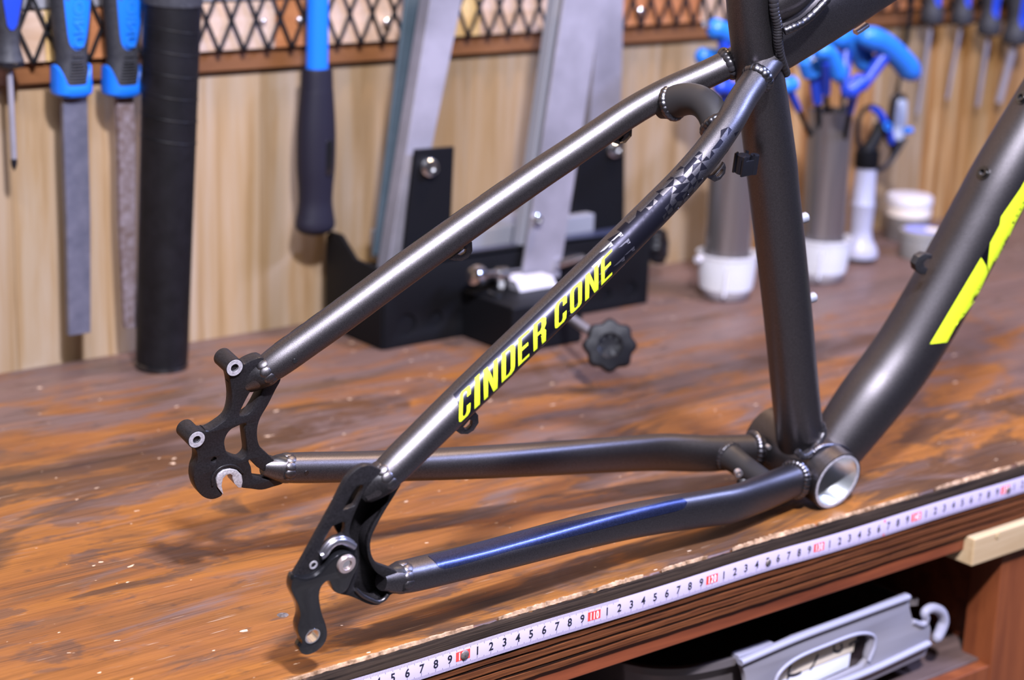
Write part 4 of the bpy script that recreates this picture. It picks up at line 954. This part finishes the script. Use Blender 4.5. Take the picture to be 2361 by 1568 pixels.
hexkey([(1612, 130), (1640, 132), (1690, 138)], .85, 'blue hex key left of the seat tube, middle one', H=H1, y=49.2)
hexkey([(1652, 200), (1670, 202), (1700, 208)], .7, 'dark blue hex key seen between the seatstays', BLUED, H=H1, y=43.5)

# ------------------------------------------------------------------ hand pump with looping hose
pc = Vector((91.4, 51, 0)); pm = thing('hand_pump', 'small upright pump with flared clear base and looping black hose', 'pump', pc)
build('base_disc', lathe([(.01, .02), (1.75, .02), (1.8, .5), (.01, .55)], pc, (0, 0, 1), 40), BLKP, pm)
build('flared_base', lathe([(.01, .5), (1.95, .5), (2.0, 1.0), (1.7, 1.7), (1.3, 2.3), (1.12, 3.2), (1.1, 3.6)], pc, (0, 0, 1), 48), LAV, pm)
build('barrel', lathe([(1.12, 3.4), (1.25, 6), (1.3, 6.1), (1.15, 6.3), (1.08, 10.4)], pc, (0, 0, 1), 40), LAV, pm)
build('collar', lathe([(1.25, 10.0), (1.3, 10.2), (1.3, 11.7), (.9, 11.9)], pc, (0, 0, 1), 32), BLK, pm)
hy = 51
build('hose', sweep([(*at_y(a, b, hy), r) for a, b, r in ((1995, 395, .9), (1996, 360, .85), (2008, 335, .75), (2022, 310, .7), (2030, 285, .65))], None, 24, 20), BLK, pm)
build('hose', sweep([(*at_y(a, b, hy), r) for a, b, r in ((2000, 372, .4), (2022, 392, .3), (2048, 378, .26), (2072, 345, .26), (2088, 318, .26))], None, 24, 16), BLKP, pm)
build('hose', sweep([(*at_y(a, b, hy+.5), r) for a, b, r in ((1988, 352, .34), (1978, 322, .28), (1978, 285, .26), (1988, 258, .25), (2006, 246, .28), (2024, 254, .36), (2036, 280, .5), (2050, 318, .55), (2062, 345, .45), (2052, 375, .3))], None, 50, 16), BLKP, pm)
build('lever', sweep([(*at_y(a, b, hy-.3), r) for a, b, r in ((2012, 250, .3), (2028, 262, .42), (2040, 285, .45), (2052, 312, .4), (2056, 330, .3))], None, 24, 16), BLUED, pm)
P = at_y(2045, 290, hy-.9); build('lever_rivet', ring(P, P+Vector((-.2, -.35, 0)), .42, .25, 24), BLUEK, pm)
P = at_y(2094, 301, hy-.2); build('valve_cap', cyl(P+Vector((-.5, 0, 0)), P+Vector((.4, 0, 0)), .36, 20), BLUEK, pm)
ob = thing('hanging_gauge', 'grey oblong pad with black rim hanging on a black cord', 'gauge', at_y(2067, 330, 54))
c = at_y(2068, 272, 54)
build('rim', sweep([(*(c+Vector((0, 0, h))), r_, .5) for h, r_ in ((-2.9, .5), (-2.6, 1.05), (0, 1.25), (2.0, 1.1), (2.6, .6))], (1, 0, 0), 24, 24, ex=3), BLKP, ob)
build('grey_pad', sweep([(*(c+Vector((.02, -.42, h))), r_, .2) for h, r_ in ((-2.3, .5), (-2.0, .85), (0, 1.0), (1.6, .88), (2.1, .45))], (1, 0, 0), 24, 24, ex=3), mat('pale_grey_pad', (.30, .33, .40), .5), ob)
build('cord', sweep([(*at_y(a, b, 54.5), r) for a, b, r in ((2104, -40, .34), (2098, 30, .32), (2090, 90, .28), (2083, 125, .2), (2077, 170, .18), (2070, 205, .25), (2068, 230, .32))], None, 30, 12), BLK, ob)

# ------------------------------------------------------------------ jar and tin
jc = Vector((104.3, 55.4, 0)); j = thing('jar', 'tall tin with white ribbed lid by the wall', 'jar', jc)
build('body', lathe([(.01, .02), (2.35, .02), (2.45, .15), (2.45, 2.6), (2.3, 2.75)], jc, (0, 0, 1), 40), TIN, j)
build('white_band', lathe([(2.4, 2.7), (2.52, 2.75), (2.52, 3.5), (2.3, 3.6), (2.45, 3.7), (2.45, 4.0)], jc, (0, 0, 1), 40), mat('cream_plastic', (.62, .55, .50), .45), j)
build('lid', lathe([(2.45, 3.9), (2.58, 4.0), (2.58, 4.75), (2.45, 4.95), (2.2, 5.0), (.01, 4.95)], jc, (0, 0, 1), 40), WHITEP, j)
tc_ = Vector((98.6, 48.6, 0)); j = thing('round_tin', 'low round tin with blue and yellow label, behind the down tube', 'tin', tc_)
build('body', lathe([(.01, .02), (2.25, .02), (2.3, .1), (2.3, 2.3), (2.4, 2.35), (2.4, 2.9), (2.25, 2.98), (.01, 2.98)], tc_, (0, 0, 1), 40), mat('grey_tin', (.26, .25, .24), .45, .3), j)
build('label', lathe([(.01, 3.0), (1.95, 3.0), (1.95, 3.02)], tc_, (0, 0, 1), 40), mat('blue_label', (.20, .22, .55), .5), j)
build('yellow_spot', lathe([(.01, 3.03), (.8, 3.03), (.8, 3.05)], tc_+Vector((.6, -.8, 0)), (0, 0, 1), 24), mat('pale_yellow_label', (.70, .62, .40), .5), j)

# ------------------------------------------------------------------ screwdrivers hanging at top right
sets = [((2148, 48), (2115, 262), 1.25, .22, 'blue striped screwdriver hanging at top right, leftmost of four'), ((2217, 50), (2184, 228), 1.2, .2, 'screwdriver at top right, second of four from the left'),
        ((2280, 74), (2254, 244), 1.35, .26, 'screwdriver at top right, third of four with bright blue stripe'), ((2340, 96), (2303, 235), 1.5, .42, 'thick shafted screwdriver at the top right corner')]
for (hx, hy_), (tx, ty_), r, rs, lb in sets:
    P = at_y(hx, hy_, 57.4); T = at_y(tx, ty_, 58.8); up = (P-T).normalized(); up = Vector((up.x*.4, -.02, 1)).normalized()
    o = thing('screwdriver', lb, 'screwdriver', P, 'screwdrivers hanging at top right')
    build('handle', lathe([(.5, -.1), (r*.95, 0), (r*1.08, .5), (r*.95, 1.3), (r*.72, 2.4), (r*.75, 3.4), (r, 5.0), (r*1.05, 8), (r*.8, 9.5)], P, up, 28), RUB, o)
    sv = []
    for h, rr in ((1.7, .93), (2.4, .78), (3.4, .80), (5.0, 1.05), (8, 1.1)):
        c = P+up*h
        for q in (-.9, -.3, .3, .9):
            aa = q*.5*(.35 if h < 2 else 1)-.9
            sv.append(c+Vector((math.sin(aa+.6)*rr*r, -math.cos(aa+.6)*rr*r, 0)))
    build('blue_stripe', (sv, [(a_*4+b_, a_*4+b_+1, (a_+1)*4+b_+1, (a_+1)*4+b_) for a_ in range(4) for b_ in range(3)]), BLUED, o)
    build('collar', lathe([(.4, -.35), (r*.85, -.3), (r*.98, -.05), (r*.9, .1)], P, up, 24), BLKP, o)
    build('shaft', cyl(P, T, rs, 16), STEEL, o)

# ------------------------------------------------------------------ plastic parts bin on the lower shelf
bn = thing('parts_bin', 'grey plastic parts bin with hooked front label holder on the shelf', 'storage bin', (34, 10, -16))
yF = 2.0
def fy(px, py, y=yF): P = at_y(px, py, y); return (P.x, P.z)
TL_, TR_ = fy(1705, 1522), fy(2088, 1380)
def z6(a, b): return fy(1280+a*.4579, 1250+b*.4579)
face = [z6(920, 600), z6(1200, 470), z6(1480, 370), z6(1770, 258), z6(1775, 330), z6(1790, 390), z6(1825, 415), z6(1870, 400), z6(1880, 430), z6(1875, 500), z6(1850, 570), z6(1700, 640), z6(1500, 730), z6(1300, 830), z6(960, 960), z6(930, 760), z6(950, 700), z6(940, 650)]
win = [z6(1085, 730), z6(1120, 650), z6(1200, 580), z6(1350, 520), z6(1500, 465), z6(1565, 465), z6(1575, 500), z6(1560, 560), z6(1530, 620), z6(1300, 720), z6(1090, 820)]
build('label_holder', plate(face, [smooth2(win, 2)], (0, yF, 0), (1, 0, 0), (0, 0, 1), (0, -1, 0), .5, .12), BIN, bn)
rimp = [z6(1075, 740), z6(1110, 650), z6(1200, 575), z6(1350, 510), z6(1500, 455), z6(1580, 460), z6(1590, 510), z6(1560, 590)]
build('window_rim', sweep([(a, yF-.35, b, .13) for a, b in rimp], None, 40, 10), BINL, bn)
hk = [z6(1790, 395), z6(1835, 410), z6(1855, 385), z6(1850, 350), z6(1885, 328), z6(1930, 345), z6(1945, 390), z6(1930, 440), z6(1910, 480), z6(1900, 495)]
build('hook', sweep([(a, yF-.2, b, r_) for (a, b), r_ in zip(hk, (.2, .25, .3, .34, .38, .4, .42, .42, .38, .2))], None, 50, 18), BINL, bn)
build('top_lip', sweep([(*(Vector((a, yF-.2, b))), .3, .22) for a, b in (z6(920, 600), z6(1200, 480), z6(1480, 375), z6(1765, 270))], (0, 1, 0), 20, 14, ex=3), BINL, bn)
build('lower_lip', sweep([(a, yF-.35, b, .3, .2) for a, b in (z6(1300, 740), z6(1560, 640), z6(1860, 500))], (0, 1, 0), 10, 14, ex=3), BINL, bn)
build('paper_label', plate([z6(1090, 690), z6(1520, 510), z6(1500, 640), z6(1080, 830)], [], (0, yF+.45, 0), (1, 0, 0), (0, 0, 1), (0, -1, 0), .04, .005), PAPERW, bn)
pl_ = build('tan_label', plate([z6(1120, 650), z6(1540, 475), z6(1520, 560), z6(1120, 720)], [], (0, yF+.40, 0), (1, 0, 0), (0, 0, 1), (0, -1, 0), .04, .005), PAPER, bn)
def stroke(pts, r=.10): return sweep([(*at_y(1280+a*.4579, 1250+b*.4579, yF+.36), r, .02) for a, b in pts], (0, 0, 1), 12, 8)
build('handwriting', join(stroke([(1190, 610), (1180, 640), (1172, 690)]), stroke([(1170, 672), (1205, 668), (1240, 655)]), stroke([(1325, 565), (1308, 605), (1285, 640)]), stroke([(1405, 520), (1405, 548), (1430, 552), (1445, 535), (1440, 512)]), stroke([(1480, 520), (1500, 505), (1525, 492)])), INK, pl_)
# tub behind: rounded left corner, dark interior
rim = [(42.3, 3.0), (30, 2.8), (25.5, 2.9), (21.5, 3.8), (19.2, 6.0), (18.8, 9.5), (18.8, 30), (21, 32), (41, 32), (43, 30), (43.2, 5)]
V, F = [], []; RS = smooth2(rim, 5); n = len(RS); cx, cy = 31, 17
for (sc_, z_) in ((1.0, -9.6), (1.03, -9.6), (1.03, -10.1), (1.0, -10.2), (.93, -15.9), (.90, -15.9), (.96, -10.2)):
    for a, b in RS: V.append((cx+(a-cx)*sc_, cy+(b-cy)*sc_, z_))
for q in range(6):
    for i in range(n): i2 = (i+1) % n; F.append((q*n+i, q*n+i2, (q+1)*n+i2, (q+1)*n+i))
F.append(tuple(5*n+i for i in range(n)))
build('tub', (V, F), BIND, bn)
build('clip', box((27.2, 2.6, -9.55), (3.6, .8, .5)), BINL, bn, bevel=.1)
